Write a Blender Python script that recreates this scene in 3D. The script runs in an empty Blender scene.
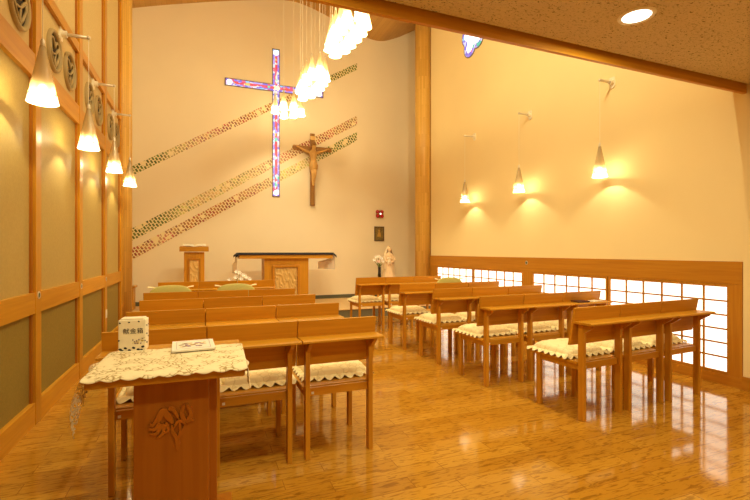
import bpy, bmesh, math, random
from mathutils import Vector, Matrix, noise
random.seed(7)
PI = math.pi
scn = bpy.context.scene
COL = scn.collection

# ------------------------------------------------------------------ helpers
class MB:
    """collects shapes, then links them as ONE mesh object"""
    def __init__(s):
        s.bm = bmesh.new()
    def box(s, x0, x1, y0, y1, z0, z1, bevel=0.0):
        b = bmesh.new()
        v = [b.verts.new((x, y, z)) for x in (x0, x1) for y in (y0, y1) for z in (z0, z1)]
        for q in ((0, 1, 3, 2), (4, 6, 7, 5), (0, 4, 5, 1), (2, 3, 7, 6), (0, 2, 6, 4), (1, 5, 7, 3)):
            b.faces.new([v[i] for i in q])
        if bevel:
            bmesh.ops.bevel(b, geom=list(b.edges), offset=bevel, segments=2, affect='EDGES', profile=0.6)
        s.merge(b)
        return s
    def merge(s, b, m=None):
        if m is not None:
            bmesh.ops.transform(b, matrix=m, verts=b.verts)
        me = bpy.data.meshes.new('tmp')
        b.to_mesh(me); b.free()
        s.bm.from_mesh(me)
        bpy.data.meshes.remove(me)
    def prism(s, pts, d0, d1, axis='X', bevel=0.0):
        """polygon pts extruded along an axis from d0 to d1"""
        b = bmesh.new()
        def P(p, d):
            if axis == 'X': return (d, p[0], p[1])
            if axis == 'Y': return (p[0], d, p[1])
            return (p[0], p[1], d)
        a = [b.verts.new(P(p, d0)) for p in pts]
        c = [b.verts.new(P(p, d1)) for p in pts]
        n = len(pts)
        b.faces.new(a); b.faces.new(c[::-1])
        for i in range(n):
            b.faces.new((a[i], a[(i+1) % n], c[(i+1) % n], c[i]))
        bmesh.ops.recalc_face_normals(b, faces=b.faces)
        if bevel:
            bmesh.ops.bevel(b, geom=list(b.edges), offset=bevel, segments=2, affect='EDGES', profile=0.6)
        s.merge(b)
        return s
    def lathe(s, prof, n=24, c=(0, 0, 0), sx=1.0, sy=1.0, m=None):
        b = bmesh.new()
        rings = []
        for r, z in prof:
            if r < 1e-6:
                rings.append([b.verts.new((c[0], c[1], c[2]+z))])
            else:
                rings.append([b.verts.new((c[0]+sx*r*math.cos(2*PI*i/n), c[1]+sy*r*math.sin(2*PI*i/n), c[2]+z)) for i in range(n)])
        for A, B in zip(rings, rings[1:]):
            for i in range(n):
                j = (i+1) % n
                if len(A) == 1 and len(B) == 1: continue
                if len(A) == 1: b.faces.new((A[0], B[j], B[i]))
                elif len(B) == 1: b.faces.new((A[i], A[j], B[0]))
                else: b.faces.new((A[i], A[j], B[j], B[i]))
        bmesh.ops.recalc_face_normals(b, faces=b.faces)
        s.merge(b, m)
        return s
    def tube(s, pts, r, n=8):
        b = bmesh.new()
        pts = [Vector(p) for p in pts]
        rr = r if isinstance(r, (list, tuple)) else [r]*len(pts)
        rings = []
        for i, p in enumerate(pts):
            d = (pts[min(i+1, len(pts)-1)] - pts[max(i-1, 0)]).normalized()
            u = d.cross(Vector((0, 0, 1)) if abs(d.z) < 0.9 else Vector((1, 0, 0))).normalized()
            v = d.cross(u)
            rings.append([b.verts.new(p + rr[i]*(math.cos(2*PI*k/n)*u + math.sin(2*PI*k/n)*v)) for k in range(n)])
        for A, B in zip(rings, rings[1:]):
            for k in range(n):
                b.faces.new((A[k], A[(k+1) % n], B[(k+1) % n], B[k]))
        b.faces.new(rings[0][::-1]); b.faces.new(rings[-1])
        bmesh.ops.recalc_face_normals(b, faces=b.faces)
        s.merge(b)
        return s
    def ball(s, c, r, m=None, seg=12):
        b = bmesh.new()
        bmesh.ops.create_uvsphere(b, u_segments=seg, v_segments=max(6, seg*2//3), radius=1.0)
        rr = r if isinstance(r, (list, tuple)) else (r, r, r)
        M = Matrix.Translation(c) @ (m or Matrix()) @ Matrix.Diagonal((*rr, 1))
        s.merge(b, M)
        return s
    def grid(s, f, nu, nv):
        """surface f(u, v), u v in 0..1"""
        b = bmesh.new()
        V = [[b.verts.new(f(i/nu, j/nv)) for j in range(nv+1)] for i in range(nu+1)]
        for i in range(nu):
            for j in range(nv):
                b.faces.new((V[i][j], V[i+1][j], V[i+1][j+1], V[i][j+1]))
        s.merge(b)
        return s
    def build(s, name, mat, parent=None, smooth=False, loc=None):
        me = bpy.data.meshes.new(name)
        s.bm.to_mesh(me); s.bm.free()
        if smooth:
            for p in me.polygons: p.use_smooth = True
        if mat: me.materials.append(mat)
        o = bpy.data.objects.new(name, me)
        COL.objects.link(o)
        if parent: o.parent = parent
        if loc: o.location = loc
        return o

def tag(o, label=None, cat=None, group=None, kind=None):
    if label: o['label'] = label
    if cat: o['category'] = cat
    if group: o['group'] = group
    if kind: o['kind'] = kind
    return o
def empty(name, loc=(0, 0, 0), rz=0.0):
    o = bpy.data.objects.new(name, None)
    o.empty_display_size = 0.1
    COL.objects.link(o)
    o.location = loc; o.rotation_euler = (0, 0, rz)
    return o
def thing(name, label, cat, loc=(0, 0, 0), rz=0.0, group=None):
    return tag(empty(name, loc, rz), label, cat, group)
def struct(o):
    o['kind'] = 'structure'
    return o
CHILDREN = {}
def copy_tree(o, parent=None):
    c = o.copy(); COL.objects.link(c)
    if parent: c.parent = parent
    for ch in [x for x in bpy.data.objects if x.parent == o]:
        copy_tree(ch, c)
    return c
def bake(o):
    """apply an object's modifiers without operators"""
    dg = bpy.context.evaluated_depsgraph_get()
    dg.update()
    me = bpy.data.meshes.new_from_object(o.evaluated_get(dg))
    o.modifiers.clear()
    o.data = me
    for p in me.polygons: p.use_smooth = True
    return o

# ------------------------------------------------------------------ materials
def newmat(name):
    m = bpy.data.materials.new(name)
    m.use_nodes = True
    nt = m.node_tree
    b = nt.nodes['Principled BSDF']
    return m, nt, b
def node(nt, t, **kw):
    n = nt.nodes.new(t)
    for k, v in kw.items():
        setattr(n, k, v)
    return n
def ramp(nt, stops):
    r = node(nt, 'ShaderNodeValToRGB')
    e = r.color_ramp.elements
    e[0].position, e[0].color = stops[0][0], (*stops[0][1], 1)
    e[1].position, e[1].color = stops[-1][0], (*stops[-1][1], 1)
    for p, c in stops[1:-1]:
        n = e.new(p); n.color = (*c, 1)
    return r
def plain(name, col, rough=0.5, metal=0.0, bump=0.0, bscale=80, var=0.0, spec=0.5):
    m, nt, b = newmat(name)
    b.inputs['Base Color'].default_value = (*col, 1)
    b.inputs['Roughness'].default_value = rough
    b.inputs['Metallic'].default_value = metal
    b.inputs['Specular IOR Level'].default_value = spec
    tc = node(nt, 'ShaderNodeTexCoord')
    nz = node(nt, 'ShaderNodeTexNoise')
    nz.inputs['Scale'].default_value = bscale
    nz.inputs['Detail'].default_value = 4
    nt.links.new(tc.outputs['Object'], nz.inputs['Vector'])
    if var:
        r = ramp(nt, [(0.3, tuple(c*(1-var) for c in col)), (0.7, tuple(min(1, c*(1+var)) for c in col))])
        nt.links.new(nz.outputs['Fac'], r.inputs['Fac'])
        nt.links.new(r.outputs['Color'], b.inputs['Base Color'])
    if bump:
        bp = node(nt, 'ShaderNodeBump')
        bp.inputs['Strength'].default_value = bump
        bp.inputs['Distance'].default_value = 0.004
        nt.links.new(nz.outputs['Fac'], bp.inputs['Height'])
        nt.links.new(bp.outputs['Normal'], b.inputs['Normal'])
    return m
def wood(name, light, dark, axis='X', rough=0.38, fine=1.0, spec=0.3):
    m, nt, b = newmat(name)
    tc = node(nt, 'ShaderNodeTexCoord')
    oi = node(nt, 'ShaderNodeObjectInfo')
    mp = node(nt, 'ShaderNodeMapping')
    sc = {'X': (1.6, 38, 38), 'Y': (38, 1.6, 38), 'Z': (38, 38, 1.6)}[axis]
    mp.inputs['Scale'].default_value = tuple(fine*k for k in sc)
    ad = node(nt, 'ShaderNodeVectorMath', operation='ADD')
    ml = node(nt, 'ShaderNodeVectorMath', operation='SCALE')
    cb = node(nt, 'ShaderNodeCombineXYZ')
    for i in range(3): nt.links.new(oi.outputs['Random'], cb.inputs[i])
    ml.inputs['Scale'].default_value = 9.0
    nt.links.new(cb.outputs[0], ml.inputs[0])
    nt.links.new(tc.outputs['Object'], ad.inputs[0]); nt.links.new(ml.outputs[0], ad.inputs[1])
    nt.links.new(ad.outputs[0], mp.inputs['Vector'])
    nz = node(nt, 'ShaderNodeTexNoise')
    nz.inputs['Scale'].default_value = 1.0; nz.inputs['Detail'].default_value = 5; nz.inputs['Distortion'].default_value = 0.6
    nt.links.new(mp.outputs[0], nz.inputs['Vector'])
    r = ramp(nt, [(0.25, dark), (0.75, light)])
    nt.links.new(nz.outputs['Fac'], r.inputs['Fac'])
    hv = node(nt, 'ShaderNodeHueSaturation')
    mr = node(nt, 'ShaderNodeMapRange')
    mr.inputs['To Min'].default_value = 0.9; mr.inputs['To Max'].default_value = 1.1
    nt.links.new(oi.outputs['Random'], mr.inputs['Value'])
    nt.links.new(mr.outputs[0], hv.inputs['Value'])
    nt.links.new(r.outputs['Color'], hv.inputs['Color'])
    nt.links.new(hv.outputs[0], b.inputs['Base Color'])
    b.inputs['Roughness'].default_value = rough
    b.inputs['Specular IOR Level'].default_value = spec
    bp = node(nt, 'ShaderNodeBump')
    bp.inputs['Strength'].default_value = 0.12; bp.inputs['Distance'].default_value = 0.002
    nt.links.new(nz.outputs['Fac'], bp.inputs['Height'])
    nt.links.new(bp.outputs['Normal'], b.inputs['Normal'])
    return m
def emis(name, col, strength):
    m, nt, b = newmat(name)
    b.inputs['Base Color'].default_value = (*col, 1)
    b.inputs['Emission Color'].default_value = (*col, 1)
    b.inputs['Emission Strength'].default_value = strength
    b.inputs['Roughness'].default_value = 0.5
    return m

WL, WD = (0.62, 0.298, 0.022), (0.49, 0.205, 0.011)
wX, wY, wZ = (wood('honey_oak_'+a.lower(), WL, WD, a) for a in 'XYZ')
TL, TD = (0.52, 0.23, 0.020), (0.40, 0.155, 0.011)
tX, tY, tZ = (wood('trim_oak_'+a.lower(), TL, TD, a) for a in 'XYZ')
red_wood = wood('reddish_oak', (0.46, 0.165, 0.014), (0.36, 0.115, 0.009), 'Z')
carve = wood('carved_wood', (0.80, 0.54, 0.20), (0.66, 0.40, 0.12), 'Z', 0.5)

def wall_mat(name, col):
    m, nt, b = newmat(name)
    tc = node(nt, 'ShaderNodeTexCoord')
    nz = node(nt, 'ShaderNodeTexNoise'); nz.inputs['Scale'].default_value = 120; nz.inputs['Detail'].default_value = 3
    nt.links.new(tc.outputs['Object'], nz.inputs['Vector'])
    n2 = node(nt, 'ShaderNodeTexNoise'); n2.inputs['Scale'].default_value = 1.5
    nt.links.new(tc.outputs['Object'], n2.inputs['Vector'])
    r = ramp(nt, [(0.3, tuple(c*0.97 for c in col)), (0.7, col)])
    nt.links.new(n2.outputs['Fac'], r.inputs['Fac'])
    nt.links.new(r.outputs['Color'], b.inputs['Base Color'])
    bp = node(nt, 'ShaderNodeBump'); bp.inputs['Strength'].default_value = 0.15; bp.inputs['Distance'].default_value = 0.002
    nt.links.new(nz.outputs['Fac'], bp.inputs['Height']); nt.links.new(bp.outputs['Normal'], b.inputs['Normal'])
    b.inputs['Roughness'].default_value = 0.85
    b.inputs['Specular IOR Level'].default_value = 0.2
    return m
plaster = wall_mat('cream_plaster', (0.89, 0.78, 0.58))
plaster_y = wall_mat('warm_cream_plaster', (0.88, 0.72, 0.39))

def floor_mat():
    m, nt, b = newmat('oak_parquet')
    tc = node(nt, 'ShaderNodeTexCoord')
    br = node(nt, 'ShaderNodeTexBrick')
    br.inputs['Scale'].default_value = 1.0
    br.inputs['Brick Width'].default_value = 0.62
    br.inputs['Row Height'].default_value = 0.11
    br.inputs['Mortar Size'].default_value = 0.0022
    br.inputs['Mortar Smooth'].default_value = 0.4
    br.inputs['Bias'].default_value = -0.1
    br.offset = 0.37; br.offset_frequency = 2
    br.inputs['Color1'].default_value = (0.47, 0.215, 0.018, 1)
    br.inputs['Color2'].default_value = (0.57, 0.285, 0.030, 1)
    br.inputs['Mortar'].default_value = (0.30, 0.12, 0.012, 1)
    nt.links.new(tc.outputs['Object'], br.inputs['Vector'])
    mp = node(nt, 'ShaderNodeMapping'); mp.inputs['Scale'].default_value = (9, 55, 1)
    # shift the grain from plank to plank
    nt.links.new(tc.outputs['Object'], mp.inputs['Vector'])
    ad = node(nt, 'ShaderNodeVectorMath', operation='MULTIPLY_ADD')
    ad.inputs[1].default_value = (40, 40, 40)
    nt.links.new(br.outputs['Color'], ad.inputs[0]); nt.links.new(mp.outputs[0], ad.inputs[2])
    nz = node(nt, 'ShaderNodeTexNoise'); nz.inputs['Scale'].default_value = 1.0; nz.inputs['Detail'].default_value = 4; nz.inputs['Distortion'].default_value = 1.4
    nt.links.new(ad.outputs[0], nz.inputs['Vector'])
    r = ramp(nt, [(0.38, (0.46, 0.36, 0.28)), (0.47, (1, 1, 1))])
    nt.links.new(nz.outputs['Fac'], r.inputs['Fac'])
    mx = node(nt, 'ShaderNodeMix', data_type='RGBA', blend_type='MULTIPLY')
    mx.inputs['Factor'].default_value = 0.7
    nt.links.new(br.outputs['Color'], mx.inputs['A']); nt.links.new(r.outputs['Color'], mx.inputs['B'])
    nt.links.new(mx.outputs['Result'], b.inputs['Base Color'])
    b.inputs['Roughness'].default_value = 0.085
    b.inputs['Specular IOR Level'].default_value = 0.6
    n3 = node(nt, 'ShaderNodeTexNoise'); n3.inputs['Scale'].default_value = 9; n3.inputs['Detail'].default_value = 2
    nt.links.new(tc.outputs['Object'], n3.inputs['Vector'])
    mh = node(nt, 'ShaderNodeMath', operation='MULTIPLY_ADD')
    mh.inputs[1].default_value = -1.0
    nt.links.new(br.outputs['Fac'], mh.inputs[0]); nt.links.new(n3.outputs['Fac'], mh.inputs[2])
    bp = node(nt, 'ShaderNodeBump'); bp.inputs['Strength'].default_value = 0.06; bp.inputs['Distance'].default_value = 0.004
    nt.links.new(mh.outputs[0], bp.inputs['Height']); nt.links.new(bp.outputs['Normal'], b.inputs['Normal'])
    return m

def ceiling_mat():
    m, nt, b = newmat('rockwool_ceiling')
    tc = node(nt, 'ShaderNodeTexCoord')
    mp = node(nt, 'ShaderNodeMapping'); mp.inputs['Scale'].default_value = (52, 95, 60); mp.inputs['Rotation'].default_value = (0, 0, 0.5)
    nt.links.new(tc.outputs['Object'], mp.inputs['Vector'])
    nz = node(nt, 'ShaderNodeTexNoise'); nz.inputs['Scale'].default_value = 1.0; nz.inputs['Detail'].default_value = 2; nz.inputs['Distortion'].default_value = 1.2
    nt.links.new(mp.outputs[0], nz.inputs['Vector'])
    r = ramp(nt, [(0.32, (0.18, 0.13, 0.08)), (0.40, (0.66, 0.54, 0.33)), (0.7, (0.71, 0.58, 0.36))])
    nt.links.new(nz.outputs['Fac'], r.inputs['Fac'])
    br = node(nt, 'ShaderNodeTexBrick')
    br.inputs['Scale'].default_value = 1; br.inputs['Brick Width'].default_value = 0.9; br.inputs['Row Height'].default_value = 0.45
    br.inputs['Mortar Size'].default_value = 0.004; br.inputs['Mortar Smooth'].default_value = 1
    br.inputs['Color1'].default_value = (1, 1, 1, 1); br.inputs['Color2'].default_value = (0.95, 0.95, 0.95, 1); br.inputs['Mortar'].default_value = (0.86, 0.86, 0.86, 1)
    nt.links.new(tc.outputs['Object'], br.inputs['Vector'])
    mx = node(nt, 'ShaderNodeMix', data_type='RGBA', blend_type='MULTIPLY'); mx.inputs['Factor'].default_value = 1
    nt.links.new(r.outputs['Color'], mx.inputs['A']); nt.links.new(br.outputs['Color'], mx.inputs['B'])
    nt.links.new(mx.outputs['Result'], b.inputs['Base Color'])
    bp = node(nt, 'ShaderNodeBump'); bp.inputs['Strength'].default_value = 0.5; bp.inputs['Distance'].default_value = 0.004
    nt.links.new(nz.outputs['Fac'], bp.inputs['Height']); nt.links.new(bp.outputs['Normal'], b.inputs['Normal'])
    b.inputs['Roughness'].default_value = 0.95; b.inputs['Specular IOR Level'].default_value = 0.1
    return m

def stave_mat(name, light, dark, w, h, axis):
    """narrow glued staves, running along an axis"""
    m, nt, b = newmat(name)
    tc = node(nt, 'ShaderNodeTexCoord')
    if axis == 'Z':   # round pillar: angle around, height up
        sp = node(nt, 'ShaderNodeSeparateXYZ'); nt.links.new(tc.outputs['Object'], sp.inputs[0])
        at = node(nt, 'ShaderNodeMath', operation='ARCTAN2')
        nt.links.new(sp.outputs['Y'], at.inputs[0]); nt.links.new(sp.outputs['X'], at.inputs[1])
        mm = node(nt, 'ShaderNodeMath', operation='MULTIPLY'); mm.inputs[1].default_value = 0.17
        nt.links.new(at.outputs[0], mm.inputs[0])
        cb = node(nt, 'ShaderNodeCombineXYZ')
        nt.links.new(sp.outputs['Z'], cb.inputs[0]); nt.links.new(mm.outputs[0], cb.inputs[1])
        vec = cb.outputs[0]
    else:
        sp = node(nt, 'ShaderNodeSeparateXYZ'); nt.links.new(tc.outputs['Object'], sp.inputs[0])
        cb = node(nt, 'ShaderNodeCombineXYZ')
        nt.links.new(sp.outputs['Y'], cb.inputs[0]); nt.links.new(sp.outputs['X'], cb.inputs[1])
        vec = cb.outputs[0]
    br = node(nt, 'ShaderNodeTexBrick')
    br.inputs['Scale'].default_value = 1; br.inputs['Brick Width'].default_value = h; br.inputs['Row Height'].default_value = w
    br.inputs['Mortar Size'].default_value = 0.0012; br.offset = 0.43
    br.inputs['Color1'].default_value = (*light, 1); br.inputs['Color2'].default_value = (*dark, 1)
    br.inputs['Mortar'].default_value = (*(c*0.6 for c in dark), 1)
    nt.links.new(vec, br.inputs['Vector'])
    nt.links.new(br.outputs['Color'], b.inputs['Base Color'])
    b.inputs['Roughness'].default_value = 0.45
    return m
pillar_m = stave_mat('laminated_staves', (0.80, 0.50, 0.12), (0.66, 0.37, 0.07), 0.035, 0.6, 'Z')
vault_m = stave_mat('vault_boards', (0.58, 0.33, 0.085), (0.50, 0.27, 0.06), 0.09, 3.0, 'Y')

def weave_mat(name, col, col2):
    m, nt, b = newmat(name)
    tc = node(nt, 'ShaderNodeTexCoord')
    wv = node(nt, 'ShaderNodeTexWave'); wv.bands_direction = 'Z'
    wv.inputs['Scale'].default_value = 55; wv.inputs['Distortion'].default_value = 1.5; wv.inputs['Detail'].default_value = 2
    nt.links.new(tc.outputs['Object'], wv.inputs['Vector'])
    nz = node(nt, 'ShaderNodeTexNoise'); nz.inputs['Scale'].default_value = 60; nz.inputs['Detail'].default_value = 4
    nt.links.new(tc.outputs['Object'], nz.inputs['Vector'])
    mxx = node(nt, 'ShaderNodeMath', operation='MULTIPLY'); nt.links.new(wv.outputs['Fac'], mxx.inputs[0]); nt.links.new(nz.outputs['Fac'], mxx.inputs[1])
    r = ramp(nt, [(0.05, col2), (0.6, col)])
    nt.links.new(mxx.outputs[0], r.inputs['Fac'])
    nt.links.new(r.outputs['Color'], b.inputs['Base Color'])
    b.inputs['Roughness'].default_value = 0.55
    b.inputs['Specular IOR Level'].default_value = 0.35
    return m
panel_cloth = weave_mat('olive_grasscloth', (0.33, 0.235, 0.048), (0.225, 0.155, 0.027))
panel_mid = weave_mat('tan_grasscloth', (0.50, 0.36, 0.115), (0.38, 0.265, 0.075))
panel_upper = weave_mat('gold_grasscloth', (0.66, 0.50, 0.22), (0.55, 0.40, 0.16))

def lace_mat(name, base, hole, scale, holes=0.0):
    m, nt, b = newmat(name)
    tc = node(nt, 'ShaderNodeTexCoord')
    vo = node(nt, 'ShaderNodeTexVoronoi'); vo.feature = 'DISTANCE_TO_EDGE'; vo.inputs['Scale'].default_value = scale
    nt.links.new(tc.outputs['Object'], vo.inputs['Vector'])
    nz = node(nt, 'ShaderNodeTexNoise'); nz.inputs['Scale'].default_value = scale*0.35; nz.inputs['Detail'].default_value = 1
    nt.links.new(tc.outputs['Object'], nz.inputs['Vector'])
    r = ramp(nt, [(0.02, hole), (0.10, base)])
    nt.links.new(vo.outputs['Distance'], r.inputs['Fac'])
    r2 = ramp(nt, [(0.44, (0, 0, 0)), (0.52, (1, 1, 1))])
    nt.links.new(nz.outputs['Fac'], r2.inputs['Fac'])
    mx = node(nt, 'ShaderNodeMix', data_type='RGBA')
    nt.links.new(r2.outputs['Color'], mx.inputs['Factor'])
    mx.inputs['A'].default_value = (*base, 1)
    nt.links.new(r.outputs['Color'], mx.inputs['B'])
    nt.links.new(mx.outputs['Result'], b.inputs['Base Color'])
    b.inputs['Roughness'].default_value = 0.9; b.inputs['Specular IOR Level'].default_value = 0.1
    bp = node(nt, 'ShaderNodeBump'); bp.inputs['Strength'].default_value = 0.6; bp.inputs['Distance'].default_value = 0.004
    nt.links.new(vo.outputs['Distance'], bp.inputs['Height']); nt.links.new(bp.outputs['Normal'], b.inputs['Normal'])
    if holes:
        gt = node(nt, 'ShaderNodeMath', operation='GREATER_THAN'); gt.inputs[1].default_value = holes
        nt.links.new(vo.outputs['Distance'], gt.inputs[0])
        iv = node(nt, 'ShaderNodeMath', operation='SUBTRACT'); iv.inputs[0].default_value = 1
        nt.links.new(gt.outputs[0], iv.inputs[1]); nt.links.new(iv.outputs[0], b.inputs['Alpha'])
    return m
lace = lace_mat('cream_lace', (0.84, 0.72, 0.46), (0.40, 0.27, 0.10), 42)
lace_open = lace_mat('open_lace', (0.80, 0.70, 0.48), (0.6, 0.5, 0.3), 75, 0.16)
quilt = lace_mat('cream_quilted_cover', (0.90, 0.78, 0.47), (0.76, 0.63, 0.33), 26)
green_fabric = weave_mat('pale_green_fabric', (0.56, 0.50, 0.16), (0.46, 0.42, 0.12))
brass = plain('aged_brass', (0.30, 0.27, 0.14), 0.4, 0.7)
champagne = plain('champagne_metal', (0.72, 0.66, 0.55), 0.35, 0.6)
ivory = plain('ivory_plastic', (0.85, 0.78, 0.62), 0.5)
black_cloth = plain('black_altar_cloth', (0.012, 0.012, 0.02), 0.8, bump=0.3, bscale=200)
sheer, shn, shb = newmat('sheer_white_linen')
shb.inputs['Base Color'].default_value = (0.97, 0.96, 0.94, 1); shb.inputs['Roughness'].default_value = 0.9
_tl = node(shn, 'ShaderNodeBsdfTranslucent'); _tl.inputs[0].default_value = (0.97, 0.96, 0.94, 1)
_mx = node(shn, 'ShaderNodeMixShader'); _mx.inputs[0].default_value = 0.3
shn.links.new(shb.outputs[0], _mx.inputs[1]); shn.links.new(_tl.outputs[0], _mx.inputs[2]); shn.links.new(_mx.outputs[0], shn.nodes['Material Output'].inputs['Surface'])
white_cloth = plain('white_linen', (0.86, 0.84, 0.80), 0.9, bump=0.3, bscale=150)
dark_recess = plain('dark_recess', (0.05, 0.035, 0.02), 0.9)
paper = plain('white_paper', (0.85, 0.80, 0.68), 0.8)
ink = plain('black_ink', (0.02, 0.02, 0.02), 0.6)

# ------------------------------------------------------------------ setting
HC = 1.2
XL, XR, YF, YB, ZLOW, YBEAM = -1.065, 4.38, 9.3, -2.6, 2.62, 2.335
def sbox(name, mat, *b, bevel=0.0):
    m = MB()
    x0, x1, y0, y1, z0, z1 = b
    c = ((x0+x1)/2, (y0+y1)/2, z0)
    m.box(x0-c[0], x1-c[0], y0-c[1], y1-c[1], 0, z1-z0, bevel)
    return struct(m.build(name, mat, loc=c))
fl = MB(); fl.box(-1.7, 5.1, YB-0.1, YF+0.2, -0.1, 0.0); struct(fl.build('floor', floor_mat()))
sbox('wall_back', plaster, -1.7, 5.1, YF, YF+0.15, 0.0, 7.2)
sbox('wall_behind', plaster, -1.3, 4.6, YB-0.15, YB, 0.0, 2.8)
sbox('wall_right', plaster_y, XR, XR+0.12, YBEAM, 7.92, 0.0, 7.0)
sbox('wall_right_return', plaster, XR+0.12, 4.95, 7.80, 7.92, 0.0, 7.0)
sbox('wall_right_chancel', plaster, 4.95, 5.07, 7.80, YF, 0.0, 7.2)
sbox('wall_right_aisle', plaster_y, XR-0.025, XR+0.12, YB, YBEAM-0.001, 0.0, 2.64)
sbox('baseboard_right_aisle', tY, XR-0.045, XR-0.025, YB, YBEAM-0.002, 0.0, 0.115)
sbox('wall_left_chancel', plaster, -1.62, -1.5, 7.28, YF, 0.0, 7.2)
sbox('wall_left_return', plaster, -1.62, -1.20, 7.16, 7.28, 0.0, 7.2)
sbox('baseboard_back', plain('dark_skirting', (0.10, 0.10, 0.06), 0.6), -1.5, 4.95, YF-0.015, YF, 0.16, 0.235)
# the sanctuary platform
pm = MB(); pm.box(-1.5, 4.95, 7.44, YF, 0.0, 0.145); pl = struct(pm.build('floor_platform_riser', plain('grey_green_riser', (0.16, 0.15, 0.09), 0.7)))
pm = MB(); pm.box(-1.5, 4.95, 7.42, YF-0.015, 0.145, 0.16, 0.002); struct(pm.build('floor_platform', wood('pale_platform_boards', (0.80, 0.56, 0.27), (0.72, 0.47, 0.2), 'X')))
# low ceiling and the trim that ends it
lc = MB(); lc.box(-1.3, XR+0.12, YB, YBEAM-0.06, ZLOW, ZLOW+0.06); struct(lc.build('ceiling', ceiling_mat()))
sbox('trim_1', wX, -1.06, XR-0.026, YBEAM-0.028, YBEAM, 2.557, 2.85)
sbox('wall_upper', plaster, -1.3, 5.0, YBEAM, YBEAM+0.10, 2.66, 7.0)

# wavy boarded vault
WAVE = [(-1.9, 5.5), (-1.2, 5.77), (0.0, 6.13), (0.92, 6.37), (1.5, 6.50), (1.95, 6.52), (2.58, 6.36), (3.0, 6.20), (3.33, 6.09), (3.79, 6.036), (4.19, 6.17), (4.69, 6.45), (5.2, 6.75)]
def wave(x):
    P = WAVE
    for i in range(len(P)-1):
        if x <= P[i+1][0] or i == len(P)-2:
            t = (x-P[i][0])/(P[i+1][0]-P[i][0])
            p1, p2 = P[i], P[i+1]
            p0 = P[i-1] if i > 0 else p1
            p3 = P[i+2] if i+2 < len(P) else p2
            m1 = (p2[1]-p0[1])/(p2[0]-p0[0]); m2 = (p3[1]-p1[1])/(p3[0]-p1[0])
            h = p2[0]-p1[0]
            return ((2*t**3-3*t*t+1)*p1[1] + (t**3-2*t*t+t)*h*m1 + (-2*t**3+3*t*t)*p2[1] + (t**3-t*t)*h*m2)
pts = [(-1.62+i*6.7/80, wave(-1.62+i*6.7/80)) for i in range(81)]
wv = MB(); wv.prism(pts + [(p[0], p[1]+0.15) for p in pts[::-1]], YBEAM+0.1, YF+0.1, 'Y')
struct(wv.build('ceiling_vault', vault_m, smooth=False))

# ---- left wall: framed grasscloth panels
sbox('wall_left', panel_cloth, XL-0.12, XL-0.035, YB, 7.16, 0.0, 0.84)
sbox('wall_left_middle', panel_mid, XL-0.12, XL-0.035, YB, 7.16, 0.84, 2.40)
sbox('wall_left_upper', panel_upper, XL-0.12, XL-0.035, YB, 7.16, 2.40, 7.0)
STILES = [-2.2, -1.05, 0.1, 1.35, 2.54, 3.717, 4.88, 6.035, 7.13]
RAILS = [(0.0, 0.153), (0.769, 0.911), (2.39, 2.556), (3.06, 3.145), (4.72, 4.84)]
n = 1
for y in STILES:
    n += 1
    sbox('trim_%d' % n, wZ, XL-0.036, XL, y-0.055, y+0.055, 0.0, 7.0, bevel=0.003)
for a, b in zip(STILES, STILES[1:]):
    for z0, z1 in RAILS:
        n += 1
        sbox('trim_%d' % n, wY, XL-0.036, XL-0.004, a+0.055, b-0.055, z0, z1)
    # slim reddish reveals along the far side of each panel
    for z0, z1 in ((0.153, 0.769), (0.911, 2.39), (2.556, 3.06), (3.145, 4.72)):
        n += 1
        sbox('trim_%d' % n, red_wood, XL-0.036, XL-0.02, b-0.073, b-0.055, z0, z1)

# ---- right wall: deep rail, low shoji windows
n += 1; sbox('trim_%d' % n, tY, XR-0.03, XR, YBEAM+0.002, 7.90, 0.906, 1.107, bevel=0.003)
sbox('baseboard_right', tY, XR-0.03, XR, YBEAM+0.002, 7.90, 0.0, 0.09)
for a, b in ((2.337, 2.435), (4.935, 5.125), (7.64, 7.90)):
    n += 1; sbox('trim_%d' % n, tZ, XR-0.028, XR, a, b, 0.09, 0.906)
shoji = emis('daylit_paper', (1.0, 0.95, 0.83), 1.7)
wi = 0
for a, b in ((2.435, 3.685), (3.695, 4.935), (5.125, 6.38), (6.39, 7.64)):
    wi += 1
    w = struct(empty('window_%d' % wi, (XR, (a+b)/2, 0.09)))
    hw, H = (b-a)/2, 0.815
    m = MB(); m.box(-0.006, 0, -hw+0.015, hw-0.015, 0.02, H-0.02); m.build('paper_pane', shoji, w)
    f = MB()
    f.box(-0.026, 0, -hw, -hw+0.024, 0, H); f.box(-0.026, 0, hw-0.024, hw, 0, H)
    f.box(-0.026, 0, -hw+0.024, hw-0.024, 0, 0.028); f.box(-0.026, 0, -hw+0.024, hw-0.024, H-0.028, H)
    f.build('sash', tZ, w)
    l = MB()
    for k in range(1, 6):
        y = -hw+0.024 + (2*hw-0.048)*k/6
        l.box(-0.018, -0.0062, y-0.008, y+0.008, 0.028, H-0.028)
        z = 0.028+(H-0.056)*k/6
        l.box(-0.0175, -0.0064, -hw+0.024, hw-0.024, z-0.0075, z+0.0075)
    l.build('lattice', tZ, w)

# ---- round pillars
def pillar(x, y, label):
    m = MB(); m.lathe([(0.0, 0), (0.17, 0), (0.17, 6.9), (0, 6.9)], 40)
    o = m.build('wooden_pillar', pillar_m, smooth=False, loc=(x, y, 0.0))
    for p in o.data.polygons: p.use_smooth = abs(p.normal.z) < 0.5
    return tag(o, label, 'pillar')
pillar(-1.135, 7.36, 'round laminated wood pillar at the end of the panelled left wall')
pillar(4.30, 8.1, 'round laminated wood pillar at the far end of the shoji windows')

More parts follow.
